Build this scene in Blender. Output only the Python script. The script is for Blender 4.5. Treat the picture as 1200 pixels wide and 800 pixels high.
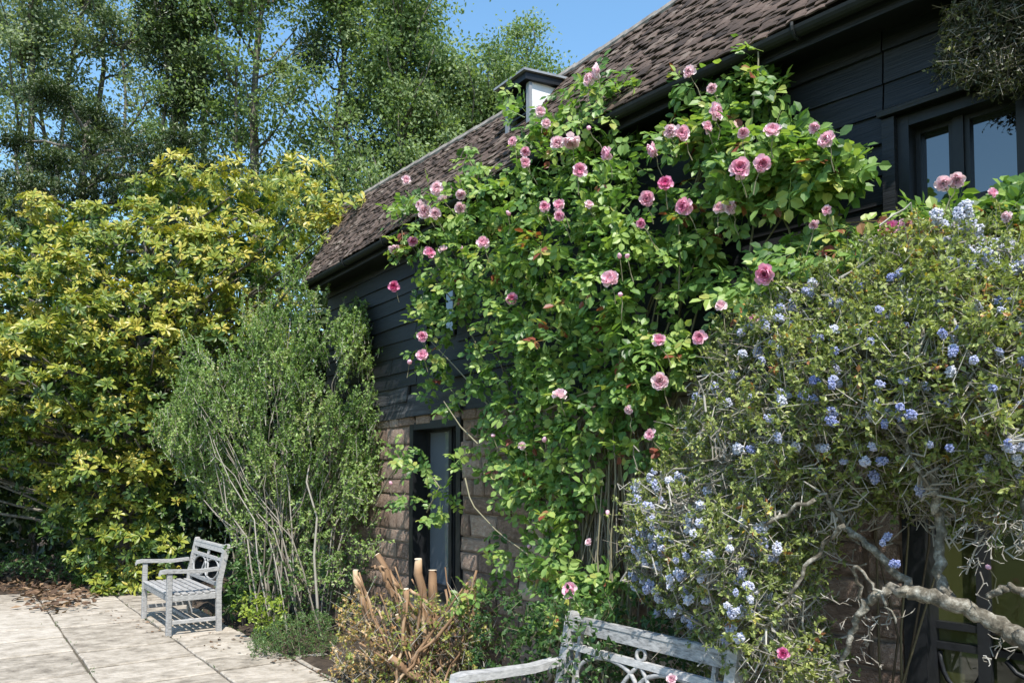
import bpy, math, random
import numpy as np
from mathutils import Vector, Matrix

for o in list(bpy.data.objects):
    bpy.data.objects.remove(o, do_unlink=True)
sc = bpy.context.scene
COL = sc.collection
rng = np.random.default_rng(11)
random.seed(5)

# ------------------------------------------------------------------ camera
EYE = 1.6; FPX = 900.0; PITCH = math.radians(2.5); HORIZON = 560.0
SHIFT = (HORIZON - 400 - FPX * math.tan(PITCH))          # photo pixels
cam = bpy.data.cameras.new('camera'); camo = bpy.data.objects.new('camera', cam)
COL.objects.link(camo); sc.camera = camo
cam.sensor_width = 36; cam.lens = 36 * FPX / 1200; cam.shift_y = SHIFT / 1200
cam.clip_start = 0.05; cam.clip_end = 2000
camo.location = (0, 0, EYE); camo.rotation_euler = (math.pi / 2 + PITCH, 0, 0)

# ------------------------------------------------------------------ light
PHI = math.radians(36.0)
D = np.array([-math.sin(PHI), math.cos(PHI), 0.0])       # along the barn, away from the camera
NV = np.array([math.cos(PHI), math.sin(PHI), 0.0])       # into the barn wall
ANG = math.radians(63); ELEV = math.radians(57)
sh = math.cos(ANG) * (-NV) - math.sin(ANG) * D
SUN = np.array([sh[0] * math.cos(ELEV), sh[1] * math.cos(ELEV), math.sin(ELEV)])
wd = bpy.data.worlds.new('World'); sc.world = wd; wd.use_nodes = True
nt = wd.node_tree; nt.nodes.clear()
sky = nt.nodes.new('ShaderNodeTexSky'); sky.sky_type = 'NISHITA'; sky.sun_disc = False
sky.sun_elevation = ELEV; sky.sun_rotation = math.atan2(SUN[0], SUN[1])
sky.air_density = 1.15; sky.dust_density = 0.35; sky.ozone_density = 1.2
bg = nt.nodes.new('ShaderNodeBackground'); bg.inputs['Strength'].default_value = 0.15
ow = nt.nodes.new('ShaderNodeOutputWorld')
hs = nt.nodes.new('ShaderNodeHueSaturation'); hs.inputs['Saturation'].default_value = 1.15; hs.inputs['Hue'].default_value = 0.492; hs.inputs['Value'].default_value = 1.05
nt.links.new(sky.outputs[0], hs.inputs['Color']); nt.links.new(hs.outputs[0], bg.inputs['Color']); nt.links.new(bg.outputs[0], ow.inputs['Surface'])
sl = bpy.data.lights.new('sun', 'SUN'); sl.energy = 4.3; sl.angle = math.radians(0.53); sl.color = (1, 0.955, 0.88)
so = bpy.data.objects.new('sun', sl); COL.objects.link(so)
so.rotation_euler = Vector(SUN).to_track_quat('Z', 'Y').to_euler(); so.location = (-5, 0, 12)
sc.view_settings.view_transform = 'Standard'; sc.view_settings.look = 'None'
sc.view_settings.exposure = 0.82; sc.view_settings.gamma = 1.0
sc.view_settings.use_curve_mapping = False

# ------------------------------------------------------------------ helpers: pixels to rays
def rays(px, py):
    px = np.atleast_1d(np.asarray(px, float)); py = np.atleast_1d(np.asarray(py, float))
    u = (px - 600) / FPX; v = (400 - py) / FPX + SHIFT / FPX
    c, s = math.cos(PITCH), math.sin(PITCH)
    return np.stack([u, c - s * v, s + c * v], 1)
def at_depth(px, py, Y):                 # point on a pixel's ray at forward distance Y
    r = rays(px, py); k = np.asarray(Y, float) / r[:, 1]
    return r * k[:, None] + np.array([0, 0, EYE])
def at_z(px, py, z=0.0):                 # point where a pixel's ray meets the height z
    r = rays(px, py); k = (np.asarray(z, float) - EYE) / r[:, 2]
    return r * k[:, None] + np.array([0, 0, EYE])

# the barn's front wall: straight, with a slight old bend about TB
WN = 3.5
TG = np.arange(-3.0, 14.0, 0.02)
ang = PHI + math.radians(6.5) * (1 - 1 / (1 + np.exp(-(TG - 3.2) / 0.16)))
dirs = np.stack([-np.sin(ang), np.cos(ang)], 1)
i0 = int(np.argmin(abs(TG - 8.0)))
pt = np.zeros((len(TG), 2)); pt[i0] = (WN * NV + 8.0 * D)[:2]
for i in range(i0 + 1, len(TG)): pt[i] = pt[i - 1] + 0.02 * dirs[i - 1]
for i in range(i0 - 1, -1, -1): pt[i] = pt[i + 1] - 0.02 * dirs[i]
nrm = np.stack([np.cos(ang), np.sin(ang)], 1)            # into the wall
def wall(t, off=0.0, z=0.0):
    t = np.atleast_1d(np.asarray(t, float)); off = np.broadcast_to(np.asarray(off, float), t.shape)
    z = np.broadcast_to(np.asarray(z, float), t.shape)
    x = np.interp(t, TG, pt[:, 0]) - off * np.interp(t, TG, nrm[:, 0])
    y = np.interp(t, TG, pt[:, 1]) - off * np.interp(t, TG, nrm[:, 1])
    return np.stack([x, y, z], 1)
def wall_dir(t):
    a = np.interp(t, TG, ang); return np.array([-math.sin(a), math.cos(a), 0.0]), np.array([math.cos(a), math.sin(a), 0.0])
def pix_t(px, off=0.0):
    px = np.atleast_1d(np.asarray(px, float)); off = np.broadcast_to(np.asarray(off, float), px.shape)
    r = rays(px, np.full(len(px), HORIZON)); q = r[:, 0] / r[:, 1]
    out = np.zeros(len(px))
    for a in range(0, len(px), 4000):
        o = off[a:a + 4000, None]
        X = pt[None, :, 0] - o * nrm[None, :, 0]; Y = pt[None, :, 1] - o * nrm[None, :, 1]
        f = X - q[a:a + 4000, None] * Y
        f = np.where(Y < 0.4, 9.0, f)
        out[a:a + 4000] = TG[np.argmin(np.abs(f), axis=1)]
    return out
def at_wall(px, py, off=0.0):            # point on a pixel's ray, `off` metres in front of the wall
    t = pix_t(px, off); p = wall(t, off); r = rays(px, py)
    k = p[:, 1] / r[:, 1]
    return r * k[:, None] + np.array([0, 0, EYE])
def bed(n, t, z=0.0): return n * NV + t * D + np.array([0, 0, z])

def inpoly(P, poly):
    x, y = P[:, 0], P[:, 1]; c = np.zeros(len(P), bool); n = len(poly)
    for i in range(n):
        x1, y1 = poly[i]; x2, y2 = poly[(i + 1) % n]
        cond = ((y1 > y) != (y2 > y)); xi = (x2 - x1) * (y - y1) / ((y2 - y1) if y2 != y1 else 1e-9) + x1
        c ^= cond & (x < xi)
    return c
def edge_dist(P, poly):
    d = np.full(len(P), 1e9); n = len(poly)
    for i in range(n):
        a = np.array(poly[i], float); b = np.array(poly[(i + 1) % n], float); ab = b - a
        s = np.clip(((P - a) @ ab) / (ab @ ab), 0, 1)
        d = np.minimum(d, np.linalg.norm(P - (a + s[:, None] * ab), axis=1))
    return d
def sample_poly(poly, n):
    q = np.array(poly, float); lo, hi = q.min(0), q.max(0); out = []
    while sum(len(o) for o in out) < n:
        P = lo + rng.random((n * 2, 2)) * (hi - lo); out.append(P[inpoly(P, poly)])
    return np.concatenate(out)[:n]
def unit(v):
    v = np.asarray(v, float); return v / np.maximum(np.linalg.norm(v, axis=-1, keepdims=True), 1e-9)
def frames(X, Z):                        # rows: x axis, y axis, z axis
    x = unit(X); z = Z - (Z * x).sum(1, keepdims=True) * x; z = unit(z); y = np.cross(z, x)
    return np.stack([x, y, z], 1)

# ------------------------------------------------------------------ helpers: meshes
class Geo:
    def __init__(s): s.V = []; s.F = []; s.R = []; s.n = 0
    def add(s, V, F, r=0.5):
        V = np.asarray(V, float).reshape(-1, 3)
        s.V.append(V); s.R.append(np.broadcast_to(np.asarray(r, float), (len(V),)).copy())
        if isinstance(F, np.ndarray): s.F.append(F + s.n)
        else:
            by = {}
            for f in F: by.setdefault(len(f), []).append(f)
            for k in by: s.F.append(np.array(by[k], int) + s.n)
        s.n += len(V)
    def scatter(s, tmpl, P, Fr, S, r):
        TV, TF = tmpl; m = len(P); k = len(TV)
        if m == 0: return
        S = np.asarray(S, float)
        if S.ndim == 1: S = np.repeat(S[:, None], 3, 1)
        V = np.einsum('mkj,mjc->mkc', TV[None] * S[:, None, :], Fr) + P[:, None, :]
        base = (np.arange(m) * k)[:, None, None] + s.n
        by = {}
        for f in TF: by.setdefault(len(f), []).append(f)
        for q in by: s.F.append((np.array(by[q])[None] + base).reshape(-1, q))
        s.V.append(V.reshape(-1, 3)); s.R.append(np.repeat(np.broadcast_to(np.asarray(r, float), (m,)), k)); s.n += m * k
    def box(s, lo, hi, r=0.5, M=None, bev=0.0):
        lo = np.array(lo, float); hi = np.array(hi, float); c = (lo + hi) / 2; h = (hi - lo) / 2
        if bev <= 0:
            V = np.array([[x, y, z] for z in (-1, 1) for y in (-1, 1) for x in (-1, 1)], float) * h + c
            F = [(0, 2, 3, 1), (4, 5, 7, 6), (0, 1, 5, 4), (2, 6, 7, 3), (0, 4, 6, 2), (1, 3, 7, 5)]
        else:
            b = min(bev, h.min() * 0.9); V = []; idx = {}
            for sx in (-1, 1):
                for sy in (-1, 1):
                    for sz in (-1, 1):
                        sg = np.array([sx, sy, sz])
                        for a in range(3):
                            p = sg * (h - b); p[a] = sg[a] * h[a]; idx[(sx, sy, sz, a)] = len(V); V.append(p + c)
            F = []
            for a in range(3):
                u, w = [(1, 2), (2, 0), (0, 1)][a]
                for sg in (-1, 1):
                    q = []
                    for su, sw in ((-1, -1), (1, -1), (1, 1), (-1, 1)):
                        k = [0, 0, 0]; k[a] = sg; k[u] = su; k[w] = sw; q.append(idx[(*k, a)])
                    F.append(tuple(q if sg > 0 else q[::-1]))
            for a in range(3):
                u, w = [(1, 2), (2, 0), (0, 1)][a]
                for su in (-1, 1):
                    for sw in (-1, 1):
                        k0 = [0, 0, 0]; k1 = [0, 0, 0]; k0[a] = -1; k1[a] = 1; k0[u] = k1[u] = su; k0[w] = k1[w] = sw
                        f = (idx[(*k0, u)], idx[(*k1, u)], idx[(*k1, w)], idx[(*k0, w)])
                        F.append(f if su * sw > 0 else f[::-1])
            for sx in (-1, 1):
                for sy in (-1, 1):
                    for sz in (-1, 1):
                        f = tuple(idx[(sx, sy, sz, a)] for a in range(3)); F.append(f if sx * sy * sz > 0 else f[::-1])
            V = np.array(V)
        if M is not None: V = V @ np.array(M)[:3, :3].T + np.array(M)[:3, 3]
        s.add(V, F, r)
    def tube(s, P, R, sides=6, r=0.5, cap=True, jit=0.0):
        P = np.asarray(P, float); n = len(P); R = np.broadcast_to(np.asarray(R, float), (n,))
        T = np.gradient(P, axis=0); T = unit(T)
        ref = np.array([0, 0, 1.0]) if abs(T[0, 2]) < 0.9 else np.array([1.0, 0, 0])
        u = np.zeros_like(P); w = np.zeros_like(P)
        for i in range(n):
            a = ref - (ref @ T[i]) * T[i]; a = a / max(np.linalg.norm(a), 1e-9); u[i] = a; w[i] = np.cross(T[i], a); ref = a
        th = np.arange(sides) / sides * 2 * math.pi
        rr = R[:, None] * (1 + jit * (rng.random((n, sides)) - 0.5) * 2)
        V = P[:, None] + rr[..., None] * (np.cos(th)[None, :, None] * u[:, None] + np.sin(th)[None, :, None] * w[:, None])
        F = []
        for i in range(n - 1):
            for j in range(sides):
                k = (j + 1) % sides; F.append((i * sides + j, i * sides + k, (i + 1) * sides + k, (i + 1) * sides + j))
        if cap: F.append(tuple(range(sides))[::-1]); F.append(tuple((n - 1) * sides + j for j in range(sides)))
        s.add(V.reshape(-1, 3), F, r)
    def sticks(s, A, B, ra, rb, r=0.5):   # many thin three-sided sticks
        m = len(A)
        if m == 0: return
        T = unit(B - A); ref = np.where(np.abs(T[:, 2:3]) < 0.9, np.array([[0, 0, 1.0]]), np.array([[1.0, 0, 0]]))
        u = unit(np.cross(ref, T)); w = np.cross(T, u)
        ra = np.broadcast_to(ra, (m,)); rb = np.broadcast_to(rb, (m,)); V = np.zeros((m, 6, 3))
        for j in range(3):
            th = j * 2 * math.pi / 3; o = math.cos(th) * u + math.sin(th) * w
            V[:, j] = A + ra[:, None] * o; V[:, 3 + j] = B + rb[:, None] * o
        F = np.array([(0, 1, 4, 3), (1, 2, 5, 4), (2, 0, 3, 5)])[None] + (np.arange(m) * 6)[:, None, None] + s.n
        s.F.append(F.reshape(-1, 4)); s.V.append(V.reshape(-1, 3)); s.R.append(np.repeat(np.broadcast_to(np.asarray(r, float), (m,)), 6)); s.n += m * 6
    def mesh(s, name, mat, smooth=False):
        me = bpy.data.meshes.new(name); V = np.concatenate(s.V).astype(np.float32); me.vertices.add(len(V))
        me.vertices.foreach_set('co', V.ravel())
        nl = sum(f.size for f in s.F); nf = sum(len(f) for f in s.F)
        me.loops.add(nl); me.polygons.add(nf)
        me.loops.foreach_set('vertex_index', np.concatenate([f.ravel() for f in s.F]).astype(np.int32))
        sz = np.concatenate([np.full(len(f), f.shape[1]) for f in s.F]); st = np.concatenate([[0], np.cumsum(sz)[:-1]])
        me.polygons.foreach_set('loop_start', st.astype(np.int32))
        me.polygons.foreach_set('use_smooth', np.full(nf, bool(smooth)))
        at = me.attributes.new('rnd', 'FLOAT', 'POINT'); at.data.foreach_set('value', np.concatenate(s.R).astype(np.float32))
        me.update(calc_edges=True); me.materials.append(mat); return me
    def build(s, name, mat, parent=None, kind=None, smooth=False):
        return link(name, s.mesh(name, mat, smooth), parent, kind)
def link(name, me, parent=None, kind=None, M=None):
    o = bpy.data.objects.new(name, me); COL.objects.link(o)
    if parent is not None:
        o.parent = parent
        if M is None: o.matrix_parent_inverse = PINV.get(parent.name, Matrix())
    if kind: o['kind'] = kind
    if M is not None: o.matrix_parent_inverse = PINV.get(parent.name, Matrix()) if parent is not None else Matrix(); o.matrix_basis = M
    return o
PINV = {}
def thing(name, loc, label, cat, group=None):           # children are built in world coordinates
    o = bpy.data.objects.new(name, None); COL.objects.link(o); o.location = loc; o.empty_display_size = 0.2
    PINV[o.name] = Matrix.Translation(-Vector(loc)); return tag(o, label, cat, group)
def tag(o, label, cat, group=None):
    o['label'] = label; o['category'] = cat
    if group: o['group'] = group
    return o
def mat4(F, p, s=1.0):                                    # rows of F are axes
    F = np.array(F); M = np.eye(4); M[:3, :3] = F.T * s; M[:3, 3] = p; return Matrix(M.tolist())

# ------------------------------------------------------------------ helpers: materials
def newmat(name):
    m = bpy.data.materials.new(name); m.use_nodes = True; n = m.node_tree; n.nodes.clear()
    out = n.nodes.new('ShaderNodeOutputMaterial'); b = n.nodes.new('ShaderNodeBsdfPrincipled')
    n.links.new(b.outputs[0], out.inputs[0]); return m, n, b, out
def ramp(n, stops):
    r = n.nodes.new('ShaderNodeValToRGB'); e = r.color_ramp.elements
    while len(e) < len(stops): e.new(0.5)
    for i, (p, c) in enumerate(stops): e[i].position = p; e[i].color = (*c, 1)
    return r
def leaf_mat(name, stops, trans=0.3, rough=0.42, spec=0.4, tcol=(1.25, 1.35, 0.55)):
    m, n, b, out = newmat(name); a = n.nodes.new('ShaderNodeAttribute'); a.attribute_name = 'rnd'
    r = ramp(n, stops); n.links.new(a.outputs['Fac'], r.inputs[0])
    n.links.new(r.outputs[0], b.inputs['Base Color']); b.inputs['Roughness'].default_value = rough
    b.inputs['Specular IOR Level'].default_value = spec
    t = n.nodes.new('ShaderNodeBsdfTranslucent'); mu = n.nodes.new('ShaderNodeMix'); mu.data_type = 'RGBA'; mu.blend_type = 'MULTIPLY'
    mu.inputs[0].default_value = 1; n.links.new(r.outputs[0], mu.inputs[6]); mu.inputs[7].default_value = (*tcol, 1)
    n.links.new(mu.outputs[2], t.inputs['Color']); mx = n.nodes.new('ShaderNodeMixShader'); mx.inputs[0].default_value = trans
    n.links.new(b.outputs[0], mx.inputs[1]); n.links.new(t.outputs[0], mx.inputs[2]); n.links.new(mx.outputs[0], out.inputs[0]); return m
def noise_mat(name, stops, scale=6, stretch=(1, 1, 1), detail=8, rough=0.8, bump=0.3, bscale=40, spec=0.3, use_rnd=0.0, coord='Object', dist=0.01):
    m, n, b, out = newmat(name); tc = n.nodes.new('ShaderNodeTexCoord'); mp = n.nodes.new('ShaderNodeMapping'); mp.inputs['Scale'].default_value = stretch
    n.links.new(tc.outputs[coord], mp.inputs[0]); nz = n.nodes.new('ShaderNodeTexNoise'); nz.inputs['Scale'].default_value = scale; nz.inputs['Detail'].default_value = detail
    nz.inputs['Roughness'].default_value = 0.65
    n.links.new(mp.outputs[0], nz.inputs['Vector']); fac = nz.outputs['Fac']
    if use_rnd:
        a = n.nodes.new('ShaderNodeAttribute'); a.attribute_name = 'rnd'; oi = n.nodes.new('ShaderNodeObjectInfo')
        ad = n.nodes.new('ShaderNodeMath'); ad.operation = 'ADD'; n.links.new(a.outputs['Fac'], ad.inputs[0]); n.links.new(oi.outputs['Random'], ad.inputs[1])
        sb = n.nodes.new('ShaderNodeMath'); sb.operation = 'SUBTRACT'; n.links.new(ad.outputs[0], sb.inputs[0]); sb.inputs[1].default_value = 1.0
        ml = n.nodes.new('ShaderNodeMath'); ml.operation = 'MULTIPLY_ADD'; n.links.new(sb.outputs[0], ml.inputs[0]); ml.inputs[1].default_value = use_rnd; n.links.new(fac, ml.inputs[2]); fac = ml.outputs[0]
    r = ramp(n, stops); n.links.new(fac, r.inputs[0]); n.links.new(r.outputs[0], b.inputs['Base Color'])
    b.inputs['Roughness'].default_value = rough; b.inputs['Specular IOR Level'].default_value = spec
    if bump:
        n2 = n.nodes.new('ShaderNodeTexNoise'); n2.inputs['Scale'].default_value = bscale; n2.inputs['Detail'].default_value = 6; n.links.new(mp.outputs[0], n2.inputs['Vector'])
        bp = n.nodes.new('ShaderNodeBump'); bp.inputs['Strength'].default_value = bump; bp.inputs['Distance'].default_value = dist
        n.links.new(n2.outputs['Fac'], bp.inputs['Height']); n.links.new(bp.outputs[0], b.inputs['Normal'])
    return m
def glass_mat(name, col, ior=2.3):
    m, n, b, out = newmat(name); b.inputs['Base Color'].default_value = (*col, 1); b.inputs['Roughness'].default_value = 0.03; b.inputs['IOR'].default_value = ior; return m
def plain(name, col, rough=0.7, spec=0.3):
    return noise_mat(name, [(0.3, tuple(c * 0.75 for c in col)), (0.7, tuple(min(1, c * 1.2) for c in col))], scale=14, rough=rough, spec=spec, bump=0.15)

M_tar = noise_mat('tarred_timber', [(0.28, (0.004, 0.005, 0.006)), (0.55, (0.009, 0.01, 0.013)), (0.74, (0.022, 0.023, 0.027)), (0.88, (0.065, 0.062, 0.06))], scale=9, stretch=(0.22, 0.22, 4.5), rough=0.55, spec=0.4, bump=0.6, bscale=26, use_rnd=0.16, dist=0.006)
M_grey_board = noise_mat('weathered_board', [(0.3, (0.012, 0.013, 0.015)), (0.52, (0.04, 0.04, 0.042)), (0.78, (0.15, 0.145, 0.14))], scale=8, stretch=(0.3, 0.3, 4), rough=0.7, bump=0.6)
M_frame = plain('black_joinery', (0.012, 0.013, 0.015), 0.45)
M_stone = noise_mat('red_brown_stone', [(0.2, (0.1, 0.066, 0.05)), (0.42, (0.22, 0.15, 0.115)), (0.62, (0.33, 0.24, 0.19)), (0.85, (0.42, 0.35, 0.29))], scale=7, rough=0.9, bump=0.9, bscale=22, use_rnd=0.3, dist=0.02)
M_mortar = noise_mat('lime_mortar', [(0.3, (0.16, 0.115, 0.09)), (0.7, (0.33, 0.25, 0.2))], scale=14, rough=0.95, bump=0.6)
M_tile = noise_mat('old_clay_tile', [(0.2, (0.02, 0.014, 0.011)), (0.42, (0.055, 0.037, 0.028)), (0.6, (0.1, 0.068, 0.053)), (0.78, (0.17, 0.135, 0.11)), (0.92, (0.29, 0.26, 0.21))], scale=9, rough=0.9, bump=0.6, bscale=45, use_rnd=0.42)
M_ridge = noise_mat('mortared_ridge', [(0.3, (0.12, 0.1, 0.09)), (0.7, (0.34, 0.31, 0.28))], scale=9, rough=0.9)
M_lead = noise_mat('lead_sheet', [(0.3, (0.16, 0.17, 0.19)), (0.7, (0.3, 0.31, 0.33))], scale=5, rough=0.5, bump=0.1)
M_white = noise_mat('white_paint', [(0.3, (0.62, 0.63, 0.64)), (0.7, (0.8, 0.8, 0.8))], scale=7, rough=0.5, bump=0.1)
M_gutter = plain('black_gutter', (0.012, 0.014, 0.014), 0.65, 0.25)
M_glass = glass_mat('window_glass', (0.008, 0.01, 0.013))
M_slab = noise_mat('sandstone_flag', [(0.25, (0.13, 0.11, 0.088)), (0.4, (0.26, 0.225, 0.182)), (0.53, (0.36, 0.315, 0.26)), (0.7, (0.45, 0.4, 0.34))], scale=5.5, stretch=(1, 1, 1), detail=14, rough=0.92, bump=1.0, bscale=11, use_rnd=0.16, dist=0.03)
M_joint = noise_mat('paving_joint', [(0.3, (0.05, 0.045, 0.03)), (0.7, (0.12, 0.1, 0.075))], scale=20, rough=0.95)
M_soil = noise_mat('garden_soil', [(0.3, (0.025, 0.018, 0.012)), (0.55, (0.06, 0.043, 0.03)), (0.8, (0.12, 0.09, 0.065))], scale=9, rough=0.95, bump=1.0, bscale=30, dist=0.03)
M_lawn = noise_mat('lawn', [(0.3, (0.03, 0.055, 0.012)), (0.7, (0.09, 0.13, 0.03))], scale=3, rough=0.9, bump=0.8, bscale=60, dist=0.03)
M_teak = noise_mat('silvered_teak', [(0.25, (0.11, 0.108, 0.106)), (0.42, (0.26, 0.255, 0.25)), (0.62, (0.38, 0.37, 0.36)), (0.85, (0.52, 0.505, 0.485))], scale=16, stretch=(1.5, 1.5, 5), rough=0.85, bump=0.4, bscale=30, use_rnd=0.12, dist=0.004)
M_bark = noise_mat('grey_bark', [(0.3, (0.07, 0.06, 0.048)), (0.55, (0.15, 0.132, 0.11)), (0.8, (0.28, 0.255, 0.22))], scale=16, rough=0.95, bump=0.8)
M_lichen = noise_mat('lichened_bark', [(0.3, (0.05, 0.042, 0.03)), (0.48, (0.12, 0.105, 0.08)), (0.6, (0.25, 0.23, 0.19)), (0.75, (0.46, 0.44, 0.38))], scale=34, rough=0.95, bump=1.0, bscale=60, dist=0.008)
M_twig = leaf_mat('dry_twig', [(0, (0.1, 0.085, 0.065)), (0.5, (0.22, 0.195, 0.16)), (1, (0.42, 0.395, 0.35))], trans=0.0, rough=0.9)
M_cane = leaf_mat('rose_cane', [(0, (0.07, 0.05, 0.03)), (0.5, (0.14, 0.12, 0.06)), (1, (0.22, 0.2, 0.13))], trans=0.0, rough=0.6)
M_cut = leaf_mat('cut_wood', [(0, (0.13, 0.075, 0.04)), (0.5, (0.3, 0.185, 0.105)), (1, (0.5, 0.37, 0.24))], trans=0.0, rough=0.9)
M_cutend = plain('pale_cut_end', (0.62, 0.52, 0.4), 0.9)
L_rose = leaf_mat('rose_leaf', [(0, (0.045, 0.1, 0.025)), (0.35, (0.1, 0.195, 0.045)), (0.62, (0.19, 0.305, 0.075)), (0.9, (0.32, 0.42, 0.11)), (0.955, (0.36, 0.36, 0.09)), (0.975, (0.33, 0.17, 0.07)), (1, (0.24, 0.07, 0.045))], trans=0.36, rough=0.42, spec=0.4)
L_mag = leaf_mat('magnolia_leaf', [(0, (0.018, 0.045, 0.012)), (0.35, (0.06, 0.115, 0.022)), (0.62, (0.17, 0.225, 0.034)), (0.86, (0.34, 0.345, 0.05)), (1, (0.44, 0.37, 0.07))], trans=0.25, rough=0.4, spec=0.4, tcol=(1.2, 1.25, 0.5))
L_shrub = leaf_mat('shrub_leaf', [(0, (0.085, 0.15, 0.04)), (0.5, (0.195, 0.295, 0.085)), (0.85, (0.32, 0.41, 0.14)), (1, (0.42, 0.4, 0.22))], trans=0.3, spec=.25)
L_cean = leaf_mat('ceanothus_leaf', [(0, (0.07, 0.1, 0.03)), (0.45, (0.2, 0.245, 0.075)), (0.8, (0.36, 0.395, 0.13)), (0.93, (0.47, 0.48, 0.18)), (0.97, (0.55, 0.4, 0.05)), (1, (0.38, 0.16, 0.07))], trans=0.32, rough=0.4, spec=0.4)
L_pop = leaf_mat('poplar_leaf', [(0, (0.075, 0.125, 0.05)), (0.5, (0.16, 0.225, 0.09)), (0.85, (0.25, 0.32, 0.15)), (1, (0.36, 0.41, 0.25))], trans=0.4, rough=0.5, spec=0.25)
L_pale = leaf_mat('pale_poplar_leaf', [(0, (0.1, 0.14, 0.08)), (0.5, (0.205, 0.255, 0.15)), (1, (0.38, 0.42, 0.31))], trans=0.42, rough=0.5, spec=0.25)
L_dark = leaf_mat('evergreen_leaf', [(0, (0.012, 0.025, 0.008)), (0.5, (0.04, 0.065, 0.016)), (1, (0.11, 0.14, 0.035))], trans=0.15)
L_herb = leaf_mat('herb_leaf', [(0, (0.03, 0.07, 0.02)), (0.5, (0.075, 0.15, 0.04)), (1, (0.16, 0.25, 0.07))], trans=0.3)
L_lime = leaf_mat('lime_leaf', [(0, (0.14, 0.22, 0.03)), (1, (0.32, 0.38, 0.06))], trans=0.3)
L_stump = leaf_mat('stump_leaf', [(0, (0.1, 0.16, 0.03)), (0.4, (0.24, 0.28, 0.06)), (0.6, (0.4, 0.33, 0.1)), (0.8, (0.4, 0.22, 0.09)), (1, (0.55, 0.42, 0.26))], trans=0.25)
L_litter = leaf_mat('fallen_leaf', [(0, (0.05, 0.032, 0.022)), (0.5, (0.13, 0.075, 0.045)), (1, (0.27, 0.18, 0.11))], trans=0.1, rough=0.8)
L_creep = leaf_mat('creeper_leaf', [(0, (0.02, 0.03, 0.012)), (0.7, (0.075, 0.08, 0.035)), (1, (0.25, 0.24, 0.08))], trans=0.2)
P_rose = leaf_mat('rose_petal', [(0, (0.88, 0.76, 0.77)), (0.3, (0.86, 0.6, 0.69)), (0.62, (0.8, 0.38, 0.55)), (1, (0.64, 0.1, 0.31))], trans=0.3, rough=0.6, spec=0.2, tcol=(1.1, 0.9, 0.95))
P_cean = leaf_mat('ceanothus_floret', [(0, (0.66, 0.66, 0.72)), (0.4, (0.47, 0.49, 0.66)), (0.75, (0.27, 0.31, 0.56)), (1, (0.13, 0.165, 0.4))], trans=0.2, rough=0.8, spec=0.1, tcol=(1, 1, 1.1))

# leaf templates: base at the origin, along +x, face up +z
T_diamond = (np.array([[0, 0, 0], [0.45, 0.3, 0.06], [1, 0, -0.05], [0.45, -0.3, 0.06]]), [(0, 3, 2), (0, 2, 1)])
T_narrow = (np.array([[0, 0, 0], [0.5, 0.15, 0.03], [1, 0, -0.08], [0.5, -0.15, 0.03]]), [(0, 3, 2), (0, 2, 1)])
T_ovate = (np.array([[0, 0, 0], [0.25, 0.27, 0.06], [0.65, 0.29, 0.03], [1, 0, -0.14], [0.65, -0.29, 0.03], [0.25, -0.27, 0.06], [0.4, 0, -0.035]]),
           [(0, 6, 1), (1, 6, 2), (2, 6, 3), (3, 6, 4), (4, 6, 5), (5, 6, 0)])
T_mag = (np.array([[0, 0, 0], [0.3, 0.15, 0.05], [0.7, 0.19, 0.02], [1, 0, -0.12], [0.7, -0.19, 0.02], [0.3, -0.15, 0.05], [0.35, 0, 0.0], [0.72, 0, -0.04]]),
         [(0, 6, 1), (1, 6, 7, 2), (2, 7, 3), (3, 7, 4), (4, 7, 6, 5), (5, 6, 0)])

def twiggy(leafgeo, twiggeo, P, A, L, nleaf, size, tmpl, rlo=0.0, rhi=1.0, tw=0.0018, spread=0.75, rbias=None, start=0.1, jl=0.5):
    """twigs at P along unit A with length L, leaves set round them"""
    m = len(P); L = np.broadcast_to(L, (m,)); B = P + A * L[:, None]
    if twiggeo is not None: twiggeo.sticks(P, B, tw * 1.3, tw * 0.5, rng.random(m))
    k = start + (1 - start) * rng.random((m, nleaf)); k[:, 0] = 1.0
    Q = P[:, None] + A[:, None] * (L[:, None] * k)[..., None]
    R = unit(rng.normal(size=(m, nleaf, 3))); X = unit(A[:, None] * (1 - spread) + R * spread + np.array([0, 0, 0.05]))
    Zr = unit(rng.normal(size=(m, nleaf, 3)) * 0.6 + np.array([0, 0, 0.8]) + SUN * 0.4)
    S = size * (1 - jl * rng.random(m * nleaf))
    base = (rng.random((m, 1)) * 0.5 + rng.random((m, nleaf)) * 0.5) if rbias is None else np.clip(rbias[:, None] + (rng.random((m, nleaf)) - 0.5) * 0.45, 0, 1)
    leafgeo.scatter(tmpl, Q.reshape(-1, 3), frames(X.reshape(-1, 3), Zr.reshape(-1, 3)), S, rlo + (rhi - rlo) * base.ravel())
def curve(a, b, sag=0.0, n=7, wob=0.0, up=None):
    a = np.asarray(a, float); b = np.asarray(b, float); k = np.linspace(0, 1, n)[:, None]; p = a + (b - a) * k
    if up is not None: p += np.asarray(up) * (4 * k * (1 - k))
    p[:, 2] += (sag * 4 * k * (1 - k))[:, 0]
    if wob: p[1:-1] += rng.normal(size=(n - 2, 3)) * wob
    return p

# ================================================================== SETTING
def structure(o): o['kind'] = 'structure'; return o
g = Geo(); g.add([[-300, -300, -0.03], [300, -300, -0.03], [300, 300, -0.03], [-300, 300, -0.03]], [(0, 1, 2, 3)])
structure(g.build('ground', M_lawn))
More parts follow.
